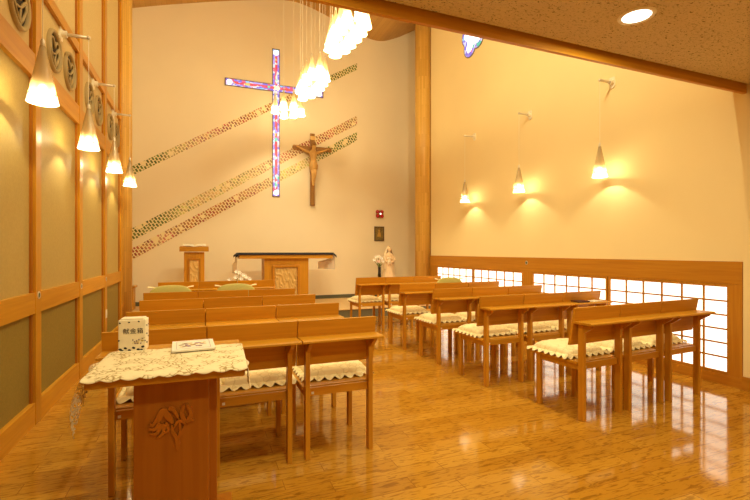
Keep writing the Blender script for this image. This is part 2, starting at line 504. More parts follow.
# ------------------------------------------------------------------ wall fittings
champagne_wood = plain('bleached_wood', (0.40, 0.29, 0.12), 0.6)
def rosette(y, z, label):
    t = thing('vent_rosette', label, 'vent', (XL-0.035, y, z), group='pierced rosettes above the left panels')
    R = 0.165
    m = MB()
    ring = []
    b = bmesh.new()
    prof = [(R-0.026, 0.0), (R-0.026, 0.022), (R-0.006, 0.026), (R, 0.018), (R, 0.0)]
    m.lathe(prof, 40, m=Matrix.Rotation(PI/2, 4, 'Y'))
    m.build('ring', champagne_wood, t, smooth=True)
    m = MB(); m.lathe([(0, 0.002), (R-0.028, 0.002), (R-0.028, 0.0), (0, 0.0)], 40, m=Matrix.Rotation(PI/2, 4, 'Y')); m.build('backing', dark_recess, t)
    # tracery: two bowed leaves meeting at the foot, like a heart
    m = MB()
    def bow(p0, p1, h, k=14):
        out = []
        d = Vector((p1[0]-p0[0], p1[1]-p0[1])); nrm = Vector((-d.y, d.x)).normalized()
        for i in range(k+1):
            s = i/k
            q = Vector(p0) + d*s + nrm*h*math.sin(PI*s)
            out.append((0.012, q.x, q.y))
        return out
    for s in (-1, 1):
        hp = [(0.012, 0.0, -R+0.034), (0.012, 0.055*s, -0.075), (0.012, 0.100*s, -0.005), (0.012, 0.108*s, 0.045), (0.012, 0.085*s, 0.082), (0.012, 0.050*s, 0.086), (0.012, 0.018*s, 0.062), (0.012, 0.0, 0.025)]
        m.tube(hp, 0.010, 8)
    m.tube(bow((-0.075, -0.035), (0.098, 0.055), -0.025), 0.008, 6)
    m.tube(bow((0.0, -R+0.034), (0.098, 0.055), 0.035), 0.008, 6)
    m.build('heart_tracery', champagne_wood, t, smooth=True)
MY = [3.19, 4.34, 5.50, 6.62]
names = ['nearest', 'second', 'third', 'farthest']
for i, y in enumerate(MY):
    rosette(y-0.175, 2.79, 'round heart pattern vent, near side of the %s lamp bracket on the left wall' % names[i])
    rosette(y+0.255, 2.79, 'round heart pattern vent, far side of the %s lamp bracket on the left wall' % names[i])

def lampglass(name, col, lucent, clear):
    """thin frosted glass: part see-through, part scattering the lamp inside it"""
    m, nt, b = newmat(name)
    out = nt.nodes['Material Output']
    tr = node(nt, 'ShaderNodeBsdfTransparent'); tr.inputs[0].default_value = (1, 0.95, 0.85, 1)
    tl = node(nt, 'ShaderNodeBsdfTranslucent'); tl.inputs[0].default_value = (*col, 1)
    b.inputs['Base Color'].default_value = (*col, 1); b.inputs['Roughness'].default_value = 0.15; b.inputs['Specular IOR Level'].default_value = 0.7
    m1 = node(nt, 'ShaderNodeMixShader'); m1.inputs[0].default_value = lucent
    nt.links.new(b.outputs[0], m1.inputs[1]); nt.links.new(tl.outputs[0], m1.inputs[2])
    m2 = node(nt, 'ShaderNodeMixShader'); m2.inputs[0].default_value = clear
    nt.links.new(m1.outputs[0], m2.inputs[1]); nt.links.new(tr.outputs[0], m2.inputs[2])
    nt.links.new(m2.outputs[0], out.inputs['Surface'])
    return m
glass = lampglass('smoky_clear_glass', (0.58, 0.45, 0.24), 0.06, 0.40)
bulb_m = emis('lit_bulb', (1.0, 0.80, 0.50), 22)
rim_m = emis('lit_frosted_rim', (1.0, 0.86, 0.60), 2.2)
LIGHTC = (0.97, 0.865, 0.52)
def make_shade(t, x, z, r=0.082, h=0.345, W=9.0, emit_h=0.040, glassm=None):
    """glass cone whose mouth is at height z; parts go under t"""
    z1 = z + emit_h
    r1 = r + (0.012-r)*emit_h/h
    m = MB(); m.lathe([(r1, z1), (0.014, z+h)], 28, (x, 0, 0)); m.build('glass_shade', glassm or glass, t, smooth=True)
    m = MB(); m.lathe([(r, z), (r1, z1)], 28, (x, 0, 0)); m.build('frosted_rim', rim_m, t, smooth=True)
    m = MB(); m.lathe([(0.0, z+h-0.02), (0.016, z+h-0.02), (0.012, z+h+0.03), (0.004, z+h+0.045), (0, z+h+0.045)], 12, (x, 0, 0)); m.build('cap', champagne, t, smooth=True)
    m = MB(); m.lathe([(0.011, z+h*0.42), (0.013, z+h*0.9)], 10, (x, 0, 0)); m.build('lamp_holder', champagne, t, smooth=True)
    m = MB(); m.lathe([(0, z+0.071), (0.014, z+0.074), (0.020, z+0.084), (0.016, z+0.098), (0.010, z+0.108), (0, z+0.108)], 12, (x, 0, 0)); m.build('bulb', bulb_m, t, smooth=True)
    L = bpy.data.lights.new('lamp_light', 'POINT'); L.energy = W; L.color = LIGHTC; L.shadow_soft_size = 0.008
    o = bpy.data.objects.new('lamp_light', L); COL.objects.link(o); o.parent = t; o.location = (x, 0, z+0.062)
    return t
def wall_lamp(xw, y, zm, zb, side, label, arm=0.205, W=9.0):
    t = thing('wall_pendant_lamp', label, 'lamp', (xw, y, 0), group='bracket lamps on the %s wall' % ('left' if side > 0 else 'right'))
    s = side
    m = MB(); m.prism([(-0.028, zm+0.06)] + [(0.036*math.cos(a), zm-0.03+0.036*math.sin(a)) for a in [PI+i*PI/10 for i in range(11)]] + [(0.036, zm+0.06)], 0.0, 0.014*s, 'X')
    m.build('mount_plate', ivory, t)
    m = MB(); m.tube([(0.012*s, 0, zm), (arm*0.25*s, 0, zm)], 0.028, 12); m.build('hub', ivory, t)
    m = MB(); m.tube([(0.01*s, 0, zm), (arm*s, 0, zm)], 0.0135, 10); m.ball((arm*s, 0, zm), 0.017); m.build('arm', champagne, t, smooth=True)
    m = MB(); m.tube([(arm*s, 0, zm), (arm*s, 0, zb+0.385)], 0.0025, 6); m.build('cord', ivory, t)
    make_shade(t, arm*s, zb, W=W)
WW = 7.5
for i, y in enumerate(MY):
    wall_lamp(XL-0.035, y, 3.01, 2.095 if i == 0 else 2.065, 1, ['lit glass cone lamp nearest the camera on the left panelled wall', 'second lit glass cone lamp along the left panelled wall, by the nearest vent pair',
              'third lit glass cone lamp along the left panelled wall', 'farthest lit glass cone lamp on the left wall, in front of the pillar'][i], arm=0.205, W=WW*1.25)
for i, (y, zm) in enumerate(((3.64, 3.13), (4.99, 3.15), (6.36, 3.17))):
    wall_lamp(XR, y, zm, 2.035, -1, ['lit glass cone lamp on the right wall, nearest and right of three', 'middle lit glass cone lamp of the three on the right wall',
              'lit glass cone lamp on the right wall, farthest, by the pillar'][i], W=WW)

# pendant clusters
pend_glass = lampglass('frosted_pendant_glass', (0.95, 0.84, 0.58), 0.85, 0.42)
CL = {
 'nearest': [(1.761, 4.760), (1.768, 4.930), (1.761, 5.100), (1.746, 5.270), (1.724, 5.435), (1.650, 5.600), (1.546, 5.470), (1.524, 5.300), (1.517, 5.130), (1.532, 4.960), (1.554, 4.790), (1.655, 4.600)],
 'middle': [(1.746, 6.470), (1.761, 6.660), (1.761, 6.860), (1.739, 7.060), (1.702, 7.250), (1.606, 7.420), (1.509, 7.140), (1.502, 6.920), (1.509, 6.680), (1.539, 6.460), (1.628, 6.320)],
 'farthest': [(1.280, 8.330), (1.400, 8.090), (1.575, 8.040), (1.490, 8.570), (1.650, 8.470), (1.770, 8.330)]}
PW = 10.5
for cname, sp in CL.items():
    for i, (x, y) in enumerate(sp):
        t = thing('pendant_lamp', 'lit frosted cone pendant in the %s cluster of lamps under the vault' % cname, 'lamp', (x, y, 0), group='%s cluster of cone pendants' % cname)
        zb = 3.80
        make_shade(t, 0, zb, r=0.080, h=0.34, W=PW, emit_h=0.045, glassm=pend_glass)
        m = MB(); m.tube([(0, 0, zb+0.375), (0, 0, wave(x)-0.012)], 0.0028, 6); m.build('cord', ivory, t)
        m = MB(); m.lathe([(0, wave(x)-0.03), (0.03, wave(x)-0.03), (0.03, wave(x)+0.01), (0, wave(x)+0.01)], 14); m.build('canopy', ivory, t)
PENDANTS = [o for o in COL.objects if o.name.startswith('pendant_lamp')]

# downlights in the low ceiling
def downlight(x, y, label, W=14):
    t = thing('downlight', label, 'light', (x, y, ZLOW), group='round downlights in the low ceiling')
    m = MB(); m.lathe([(0.078, -0.001), (0.080, -0.006), (0.100, -0.006), (0.104, 0.0)], 36); m.build('trim_ring', ivory, t, smooth=True)
    m = MB(); m.lathe([(0, -0.002), (0.079, -0.002), (0.079, 0.0), (0, 0.0)], 36); m.build('lens', emis_down, t)
    L = bpy.data.lights.new('downlight_beam', 'AREA'); L.shape = 'DISK'; L.size = 0.15; L.energy = W; L.color = LIGHTC
    o = bpy.data.objects.new('downlight_beam', L); COL.objects.link(o); o.parent = t; o.location = (0, 0, -0.012)
emis_down = emis('lit_downlight', (1.0, 0.93, 0.78), 5)
DW = 25
downlight(2.44, 1.865, 'lit round downlight in the textured low ceiling', DW)
downlight(0.45, 1.7, 'round downlight added out of view in the low ceiling above the left chairs', DW)  # this and the ones below are added out of view for fill light
downlight(2.44, -0.4, 'round downlight added as fill in the low ceiling behind the camera on the right', DW)
downlight(0.45, -0.4, 'round downlight added as fill in the low ceiling behind the camera on the left', DW)

def flood(x, label, W, turn=0.0):  # unseen lamp added on the cross wall to brighten the altar wall
    t = thing('added_fill_lamp', label, 'light', (x, YBEAM+0.10, 4.6), group='unseen fill lamps added to brighten the altar wall')
    m = MB(); m.box(-0.05, 0.05, 0, 0.015, -0.06, 0.06, 0.003); m.build('mount_plate', ivory, t)
    m = MB(); m.tube([(0, 0.015, 0), (0, 0.12, 0)], 0.012, 8); m.build('arm', champagne, t)
    m = MB(); m.box(-0.16, 0.16, 0.12, 0.20, -0.10, 0.10, 0.006); m.build('housing', ivory, t)
    m = MB(); m.box(-0.145, 0.145, 0.2001, 0.202, -0.085, 0.085); m.build('lens', emis_down, t)
    L = bpy.data.lights.new('fill_beam', 'AREA'); L.shape = 'RECTANGLE'; L.size = 0.28; L.size_y = 0.16; L.energy = W; L.color = LIGHTC
    o = bpy.data.objects.new('fill_beam', L); COL.objects.link(o); o.parent = t; o.location = (0, 0.21, 0); o.rotation_euler = (PI/2-0.38, 0, turn)
FW = 66
flood(0.2, 'unseen fill lamp added at the left of three high on the cross wall', FW*1.1, -0.36)
flood(1.25, 'unseen fill lamp added in the middle of three high on the cross wall', FW, -0.15)
flood(2.3, 'unseen fill lamp added at the right of three high on the cross wall', FW*1.25, -0.26)
# pulls and switch
def pull(loc, rz, label):
    t = thing('recessed_pull', label, 'door pull', loc, rz)
    R = Matrix.Rotation(PI/2, 4, 'Y')
    m = MB(); m.lathe([(0.017, 0), (0.024, 0.004), (0.028, 0.0)], 24, m=R); m.build('ring', champagne, t, smooth=True)
    m = MB(); m.lathe([(0, 0.0015), (0.017, 0.0015), (0.017, 0), (0, 0)], 24, m=R); m.build('cup', plain('green_patina', (0.12, 0.16, 0.08), 0.5, 0.5), t)
pull((XL, 3.72, 0.89), 0, 'round brass pull on the nearest visible stile of the left wall')
pull((XL, 4.885, 0.865), 0, 'round brass pull on the middle stile of the left wall')
pull((XL, 6.03, 0.865), 0, 'small round brass pull on the farthest stile before the left pillar')
pull((XR-0.03, 5.04, 1.03), PI, 'round brass pull on the wooden rail above the shoji windows')
t = thing('wall_switch', 'small white switch plate low on the left wall stile', 'switch', (XL, 6.03, 0.40))
m = MB(); m.box(0, 0.006, -0.03, 0.03, 0, 0.10, 0.002); m.build('plate', ivory, t)
m = MB(); m.box(0.006, 0.009, -0.012, 0.012, 0.03, 0.07); m.build('rocker', paper, t)

# stained glass
def stained(name, axis, scale, strength, purple=True):
    m, nt, b = newmat(name)
    tc = node(nt, 'ShaderNodeTexCoord')
    vo = node(nt, 'ShaderNodeTexVoronoi'); vo.inputs['Scale'].default_value = scale; vo.feature = 'F1'
    nt.links.new(tc.outputs['Object'], vo.inputs['Vector'])
    sp = node(nt, 'ShaderNodeSeparateColor'); nt.links.new(vo.outputs['Color'], sp.inputs[0])
    r = node(nt, 'ShaderNodeValToRGB'); r.color_ramp.interpolation = 'CONSTANT'
    cols = [(0.0, (0.28, 0.20, 0.9)), (0.28, (0.85, 0.85, 1.0)), (0.48, (0.85, 0.08, 0.25)), (0.54, (0.22, 0.16, 0.8)), (0.74, (0.55, 0.42, 1.0)),
            (0.88, (1.0, 0.15, 0.35)), (0.92, (0.05, 0.65, 0.5)), (0.96, (0.3, 0.75, 1.0))]
    e = r.color_ramp.elements
    e[0].position, e[0].color = 0, (*cols[0][1], 1); e[1].position, e[1].color = cols[1][0], (*cols[1][1], 1)
    for p, c in cols[2:]:
        q = e.new(p); q.color = (*c, 1)
    nt.links.new(sp.outputs[0], r.inputs['Fac'])
    nt.links.new(r.outputs['Color'], b.inputs['Emission Color'])
    b.inputs['Base Color'].default_value = (0.1, 0.1, 0.1, 1)
    b.inputs['Emission Strength'].default_value = strength
    b.inputs['Roughness'].default_value = 0.2
    return m
blue_glass = stained('violet_mosaic_glass', 'Z', 17, 0.95)
red_glass, rn, rb = newmat('ruby_mosaic_glass')
tc = node(rn, 'ShaderNodeTexCoord'); vo = node(rn, 'ShaderNodeTexVoronoi'); vo.inputs['Scale'].default_value = 14
rn.links.new(tc.outputs['Object'], vo.inputs['Vector'])
sp = node(rn, 'ShaderNodeSeparateColor'); rn.links.new(vo.outputs['Color'], sp.inputs[0])
rr = node(rn, 'ShaderNodeValToRGB'); rr.color_ramp.interpolation = 'CONSTANT'
e = rr.color_ramp.elements
e[0].position, e[0].color = 0, (0.95, 0.03, 0.08, 1); e[1].position, e[1].color = 0.45, (1, 0.95, 0.85, 1)
for p, c in ((0.6, (0.95, 0.05, 0.2)), (0.78, (0.1, 0.75, 0.5)), (0.86, (1.0, 0.7, 0.15)), (0.93, (0.4, 0.3, 1.0))):
    q = e.new(p); q.color = (*c, 1)
rn.links.new(sp.outputs[0], rr.inputs['Fac']); rn.links.new(rr.outputs['Color'], rb.inputs['Emission Color'])
rb.inputs['Emission Strength'].default_value = 0.95; rb.inputs['Base Color'].default_value = (0.1, 0.1, 0.1, 1)
white_glass = emis('milky_lit_glass', (0.95, 0.97, 1.0), 1.3)
t = thing('stained_glass_cross', 'tall violet and red stained glass cross set in the cream back wall', 'cross window', (1.447, YF-0.0055, 2.337))
ZA, HT, HWd, AL = 2.285, 3.11, 0.078, 1.02
m = MB()
out = [(-HWd, 0), (HWd, 0), (HWd, ZA-HWd), (AL, ZA-HWd), (AL, ZA+HWd), (HWd, ZA+HWd), (HWd, HT), (-HWd, HT), (-HWd, ZA+HWd), (-AL, ZA+HWd), (-AL, ZA-HWd), (-HWd, ZA-HWd)]
m.prism(out, -0.012, 0.0, 'Y'); m.build('frame', plain('bronze_frame', (0.16, 0.11, 0.06), 0.5, 0.4), t)
g = HWd-0.014
m = MB(); m.box(-g, g, -0.016, -0.0121, 0.02, ZA-g); m.box(-g, g, -0.016, -0.0121, ZA+g, HT-0.02)
m.box(-AL+0.02, AL-0.02, -0.016, -0.0121, ZA-g, ZA+g); m.build('violet_glass', blue_glass, t)
c = 0.026
m = MB(); m.box(-c, c, -0.019, -0.0161, 0.16, ZA-g); m.box(-c, c, -0.019, -0.0161, ZA+g, HT-0.16)
m.box(-AL+0.17, AL-0.17, -0.019, -0.0161, ZA-c, ZA+c); m.build('ruby_glass', red_glass, t)
for x, z in ((0, 0.085), (0, HT-0.085), (-AL+0.09, ZA), (AL-0.09, ZA)):
    m = MB(); m.lathe([(0, -0.003), (0.054, -0.003), (0.054, 0.003), (0, 0.003)], 20, m=Matrix.Translation((x, -0.019, z)) @ Matrix.Rotation(PI/2, 4, 'X'))
    m.build('white_end_glass', white_glass, t)
m = MB()
m.lathe([(0, -0.003), (0.03, -0.003), (0.03, 0.003), (0, 0.003)], 16, m=Matrix.Translation((0, -0.022, ZA)) @ Matrix.Rotation(PI/2, 4, 'X'))
for k in range(4):
    a = PI/4+k*PI/2
    m.ball((0.045*math.cos(a), -0.021, ZA+0.045*math.sin(a)), (0.02, 0.004, 0.02))
m.build('centre_flower_glass', emis('amber_lit_glass', (1.0, 0.85, 0.5), 1.2), t)

# quatrefoil window high on the right wall
t = thing('quatrefoil_window', 'small quatrefoil stained glass window high on the right wall', 'window', (XR, 6.42, 4.93))
def quat(off, d, sc=1.0):
    pts = []
    for k in range(4):
        ca = k*PI/2 + 0.5
        cx, cy = 0.17*math.cos(ca), 0.17*math.sin(ca)
        for i in range(13):
            a = ca - PI*0.62 + i*PI*1.24/12
            pts.append((cx*1.0+(0.17*sc)*math.cos(a), cy+(0.17*sc)*math.sin(a)))
    return pts
m = MB(); m.prism(quat(0, 0, 1.08), -0.010, 0.0, 'X'); m.build('frame', plain('bronze_rim', (0.20, 0.13, 0.06), 0.5, 0.4), t)
m = MB(); m.prism(quat(0, 0, 0.98), -0.014, -0.0101, 'X'); m.build('violet_border_glass', stained('violet_border_glass', 'Z', 16, 0.9), t)
m = MB(); m.prism(quat(0, 0, 0.52), -0.018, -0.0141, 'X'); m.build('white_glass', white_glass, t)

# mosaic bands on the back wall
def mosaic_mat(name, stops):
    m, nt, b = newmat(name)
    tc = node(nt, 'ShaderNodeTexCoord')
    sp = node(nt, 'ShaderNodeSeparateXYZ'); nt.links.new(tc.outputs['Object'], sp.inputs[0])
    mr = node(nt, 'ShaderNodeMapRange'); mr.inputs['From Min'].default_value = -1.21; mr.inputs['From Max'].default_value = 3.25
    nt.links.new(sp.outputs['X'], mr.inputs['Value'])
    cr = ramp(nt, stops); nt.links.new(mr.outputs[0], cr.inputs['Fac'])
    cb = node(nt, 'ShaderNodeCombineXYZ'); nt.links.new(sp.outputs['X'], cb.inputs[0]); nt.links.new(sp.outputs['Z'], cb.inputs[1])
    mp = node(nt, 'ShaderNodeMapping'); mp.inputs['Rotation'].default_value = (0, 0, 0.95)
    nt.links.new(cb.outputs[0], mp.inputs['Vector'])
    br = node(nt, 'ShaderNodeTexBrick')
    br.inputs['Scale'].default_value = 1; br.inputs['Brick Width'].default_value = 0.080; br.inputs['Row Height'].default_value = 0.052
    br.inputs['Mortar Size'].default_value = 0.009; br.inputs['Mortar Smooth'].default_value = 0.1; br.offset = 0.5
    nt.links.new(mp.outputs[0], br.inputs['Vector'])
    br.inputs['Color1'].default_value = (0, 0, 0, 1); br.inputs['Color2'].default_value = (1, 1, 1, 1)
    # each tile a shade of its own
    wn = node(nt, 'ShaderNodeTexVoronoi'); wn.inputs['Scale'].default_value = 13
    nt.links.new(mp.outputs[0], wn.inputs['Vector'])
    hs = node(nt, 'ShaderNodeHueSaturation')
    s2 = node(nt, 'ShaderNodeSeparateColor'); nt.links.new(wn.outputs['Color'], s2.inputs[0])
    m1 = node(nt, 'ShaderNodeMapRange'); m1.inputs['To Min'].default_value = 0.46; m1.inputs['To Max'].default_value = 0.54; nt.links.new(s2.outputs[0], m1.inputs['Value'])
    m2 = node(nt, 'ShaderNodeMapRange'); m2.inputs['To Min'].default_value = 0.55; m2.inputs['To Max'].default_value = 1.5; nt.links.new(s2.outputs[1], m2.inputs['Value'])
    nt.links.new(m1.outputs[0], hs.inputs['Hue']); nt.links.new(m2.outputs[0], hs.inputs['Value']); nt.links.new(cr.outputs['Color'], hs.inputs['Color'])
    # blank tiles and joints show the wall cream
    gt = node(nt, 'ShaderNodeMath', operation='GREATER_THAN'); gt.inputs[1].default_value = 0.93; nt.links.new(s2.outputs[2], gt.inputs[0])
    mxx = node(nt, 'ShaderNodeMath', operation='MAXIMUM'); nt.links.new(gt.outputs[0], mxx.inputs[0]); nt.links.new(br.outputs['Fac'], mxx.inputs[1])
    mx = node(nt, 'ShaderNodeMix', data_type='RGBA'); nt.links.new(mxx.outputs[0], mx.inputs['Factor'])
    nt.links.new(hs.outputs[0], mx.inputs['A']); mx.inputs['B'].default_value = (0.88, 0.75, 0.45, 1)
    nt.links.new(mx.outputs['Result'], b.inputs['Base Color'])
    b.inputs['Roughness'].default_value = 0.4
    return m
G, Y_, R_, P_ = (0.12, 0.15, 0.02), (0.52, 0.42, 0.15), (0.36, 0.10, 0.03), (0.46, 0.22, 0.12)
def band(l0, l1, r0, r1, stops, label):
    m = MB(); m.prism([(-1.25, l0), (3.25, r0), (3.25, r1), (-1.25, l1)], -0.004, 0.0, 'Y')
    o = m.build('mosaic_band', mosaic_mat('mosaic_tiles', stops), loc=(0, YF-0.001, 0))
    tag(o, label, 'mosaic', 'slanting mosaic bands on the back wall')
band(2.60, 2.775, 5.29, 5.436, [(0.0, G), (0.10, G), (0.17, Y_), (0.26, P_), (0.40, R_), (0.62, R_), (0.72, P_), (0.80, G), (1.0, G)], 'narrow topmost mosaic band rising behind the stained glass cross')
band(1.375, 1.61, 4.05, 4.253, [(0.0, G), (0.12, G), (0.22, Y_), (0.45, Y_), (0.60, P_), (0.70, R_), (1.0, P_)], 'middle mosaic band, green to red, passing behind the top of the crucifix')
band(1.02, 1.235, 3.688, 3.891, [(0.0, R_), (0.10, P_), (0.22, R_), (0.40, R_), (0.50, P_), (0.62, Y_), (0.75, Y_), (0.84, G), (1.0, G)], 'lowest mosaic band, red at the lectern and green by the crucifix')

# crucifix
t = thing('crucifix', 'carved wooden crucifix hung on the back wall right of the glass cross', 'crucifix', (2.219, YF-0.002, 2.177))
cw = wood('crucifix_wood', (0.40, 0.20, 0.05), (0.28, 0.12, 0.025), 'Z')
m = MB(); m.box(-0.05, 0.05, -0.055, -0.005, 0, 1.56, 0.008); m.build('upright', cw, t)
m = MB(); m.box(-0.40, 0.40, -0.06, -0.008, 1.19, 1.28, 0.008)
for s in (-1, 1): m.ball((0.39*s, -0.034, 1.235), (0.045, 0.026, 0.055))
m.build('crossbeam', cw, t)
m = MB(); m.box(-0.055, 0.055, -0.068, -0.055, 1.42, 1.50, 0.003); m.build('title_board', carve, t)
def figure(name, chains, mat, parent, sub=2):
    me = bpy.data.meshes.new(name)
    vs, es, rs = [], [], []
    for ch in chains:
        prev = None
        for p in ch:
            if isinstance(p, int):
                prev = p; continue
            vs.append(p[:3]); rs.append(p[3])
            if prev is not None: es.append((prev, len(vs)-1))
            prev = len(vs)-1
    me.from_pydata(vs, es, [])
    o = bpy.data.objects.new(name, me); COL.objects.link(o)
    md = o.modifiers.new('skin', 'SKIN')
    sv = me.skin_vertices[0].data
    for i, r in enumerate(rs):
        sv[i].radius = (r, r) if not isinstance(r, tuple) else r
    sv[0].use_root = True
    s = o.modifiers.new('sub', 'SUBSURF'); s.levels = sub; s.render_levels = sub
    o.data.materials.append(mat)
    bake(o)
    if not o.data.materials: o.data.materials.append(mat)
    o.parent = parent
    return o
y = -0.115
corpus_m = wood('corpus_wood', (0.66, 0.40, 0.13), (0.52, 0.28, 0.08), 'Z', 0.45)
figure('corpus', [
    [(0, y, 0.90, 0.0728), (0, y-0.01, 0.99, 0.0616), (0, y-0.012, 1.08, 0.0812), (0, y, 1.15, 0.0630), (0.004, y-0.015, 1.20, 0.0308), (0.012, y-0.03, 1.245, 0.0504), (0.014, y-0.03, 1.29, 0.0504)],
    [3, (0.075, y+0.005, 1.135, 0.0364), (0.20, y+0.02, 1.175, 0.0280), (0.32, y+0.03, 1.235, 0.0196), (0.365, y+0.03, 1.25, 0.0224)],
    [3, (-0.075, y+0.005, 1.135, 0.0364), (-0.20, y+0.02, 1.175, 0.0280), (-0.32, y+0.03, 1.235, 0.0196), (-0.365, y+0.03, 1.25, 0.0224)],
    [0, (0.03, y-0.005, 0.85, 0.0504), (0.025, y-0.045, 0.68, 0.0392), (0.012, y-0.005, 0.52, 0.0280), (0.005, y-0.0, 0.46, 0.0224), (0.006, y-0.035, 0.43, 0.0196)],
    [0, (-0.03, y-0.005, 0.85, 0.0504), (-0.018, y-0.05, 0.67, 0.0392), (-0.012, y-0.02, 0.51, 0.0280), (-0.006, y-0.02, 0.455, 0.0224), (-0.006, y-0.05, 0.425, 0.0196)]],
    corpus_m, t)
m = MB(); m.lathe([(0.06, 0.76), (0.088, 0.78), (0.085, 0.88), (0.078, 0.945), (0.05, 0.95)], 16, (0, y-0.005, 0), sy=0.85)
m.prism([(0.05, 0.90), (0.095, 0.87), (0.085, 0.78), (0.06, 0.76)], y-0.03, y+0.02, 'Y'); m.build('loincloth', corpus_m, t, smooth=True)
m = MB(); m.ball((0.014, y-0.028, 1.30), (0.041, 0.041, 0.034)); m.tube([(0.014+0.042*math.cos(a), y-0.03+0.042*math.sin(a), 1.30) for a in [i*PI/8 for i in range(17)]], 0.007, 6); m.build('hair', cw, t, smooth=True)

# sanctuary lamp and icon on the back wall
t = thing('sanctuary_lamp', 'small red lobed lamp with gilt trim on the back wall above the icon', 'lamp', (3.79, YF, 2.05))
rg = plain('ruby_glass_lamp', (0.50, 0.012, 0.02), 0.15)
m = MB(); m.box(-0.07, 0.07, -0.02, 0, -0.08, 0.08, 0.01); m.build('back_plate', plain('dark_gilt', (0.22, 0.13, 0.04), 0.4, 0.6), t)
m = MB()
for sx in (-1, 1):
    for sz in (-1, 1): m.ball((0.052*sx, -0.045, 0.048*sz), (0.044, 0.035, 0.044), seg=16)
m.build('ruby_lobes', rg, t, smooth=True)
m = MB(); m.tube([(0, -0.055, 0.09), (0, -0.082, 0.0), (0, -0.055, -0.09)], 0.010, 8); m.tube([(-0.09, -0.05, 0.0), (0, -0.08, 0.0), (0.09, -0.05, 0.0)], 0.010, 8); m.build('gilt_bands', plain('gilt', (0.55, 0.32, 0.08), 0.35, 0.7), t, smooth=True)
m = MB(); m.ball((0, -0.09, 0.0), 0.018); m.build('flame_light', emis('votive_light', (1, 0.9, 0.75), 3), t)
t = thing('icon_picture', 'small dark framed golden icon on the back wall above the statue', 'picture', (3.79, YF, 1.43))
fr = plain('dark_icon_frame', (0.10, 0.055, 0.02), 0.5)
m = MB(); m.box(-0.12, 0.12, -0.02, 0, 0, 0.022); m.box(-0.12, 0.12, -0.02, 0, 0.31, 0.332); m.box(-0.12, -0.098, -0.02, 0, 0.022, 0.31); m.box(0.098, 0.12, -0.02, 0, 0.022, 0.31); m.build('frame', fr, t)
m = MB(); m.box(-0.098, 0.098, -0.008, 0, 0.022, 0.31); m.build('painted_panel', plain('olive_gold', (0.20, 0.14, 0.035), 0.5, bscale=30, var=0.5), t)
m = MB(); m.ball((0, -0.010, 0.235), (0.026, 0.006, 0.028)); m.prism([(-0.045, 0.10), (0.045, 0.10), (0.03, 0.19), (0.0, 0.215), (-0.03, 0.19)], -0.012, -0.008, 'Y'); m.build('gold_motif', plain('gold_leaf', (0.55, 0.33, 0.06), 0.4, 0.3), t, smooth=False)

# ------------------------------------------------------------------ altar, lectern, stand
def relief(m, x0, x1, z0, z1, y, depth, seed, nx=44, nz=52):
    def f(u, v):
        x, z = x0+(x1-x0)*u, z0+(z1-z0)*v
        p = Vector((x*9+seed, z*7, seed*1.7))
        q = noise.noise_vector(p)
        d = abs(noise.noise(Vector((x*16+q.x*1.2, z*9+q.y*1.2+x*10, seed)), noise_basis='PERLIN_ORIGINAL'))
        e = min(u, 1-u, v, 1-v)
        k = min(1, e/0.05)
        return (x, y-depth*k*(0.25+0.75*max(0, 1-d*4.2)), z)
    m.grid(f, nx, nz)
PZ = 0.16
t = thing('altar', 'wide wooden altar with a carved front panel on the platform', 'altar', (1.48, 8.36, PZ))
m = MB(); m.box(-0.86, 0.86, -0.27, 0.27, 0.90, 0.99, 0.004); m.build('tabletop', wX, t)
m = MB(); m.box(-0.42, 0.40, -0.20, 0.20, 0.0, 0.90, 0.003); m.build('pedestal', wZ, t)
m = MB()
for a in ((-0.28, -0.235, 0.0, 0.78), (0.185, 0.23, 0.0, 0.78)): m.box(a[0], a[1], -0.245, -0.20, a[2], a[3], 0.004)
m.box(-0.235, 0.185, -0.245, -0.20, 0.735, 0.78, 0.004); m.box(-0.235, 0.185, -0.245, -0.20, 0.0, 0.08, 0.004)
m.build('panel_frame', tZ, t)
m = MB(); relief(m, -0.235, 0.185, 0.08, 0.735, -0.203, 0.034, 3.1); m.build('carved_panel', carve, t, smooth=True)
# the cloths on it
t = thing('altar_cloth', 'black altar cloth over white linen whose ends hang off the altar', 'cloth', (1.48, 8.36, PZ+0.99))
def cl(u, v):
    x = -0.93+1.86*u; yy = -0.30+0.60*v
    e = max(0, abs(x)-0.87)
    f = max(0, abs(yy)-0.275)
    return (x, yy, 0.020 - e*0.9 - f*1.5 + 0.002*math.sin(x*40)*(e > 0))
m = MB(); m.grid(cl, 60, 24)
ob = m.build('black_runner', black_cloth, t, smooth=True); so = ob.modifiers.new('t', 'SOLIDIFY'); so.thickness = 0.008
def hang(xe, s, y0, y1, L, tw):
    def f(u, v):
        yy = y0+(y1-y0)*u
        d = L*v
        k = max(0, min(1, (v-0.36)/0.2)); k = k*k*(3-2*k)
        return (xe + s*0.030*min(1, v*8) + tw*u*k + 0.012*math.sin(u*PI*4)*k, yy, 0.004-d)
    return f
m = MB(); m.grid(hang(-0.872, -1, -0.22, 0.24, 0.37, -0.045), 24, 20); m.grid(hang(0.872, 1, -0.26, 0.27, 0.31, -0.20), 24, 20)
m.box(-0.878, 0.878, -0.268, 0.268, 0.0005, 0.004)
ob = m.build('white_linen', sheer, t, smooth=True)

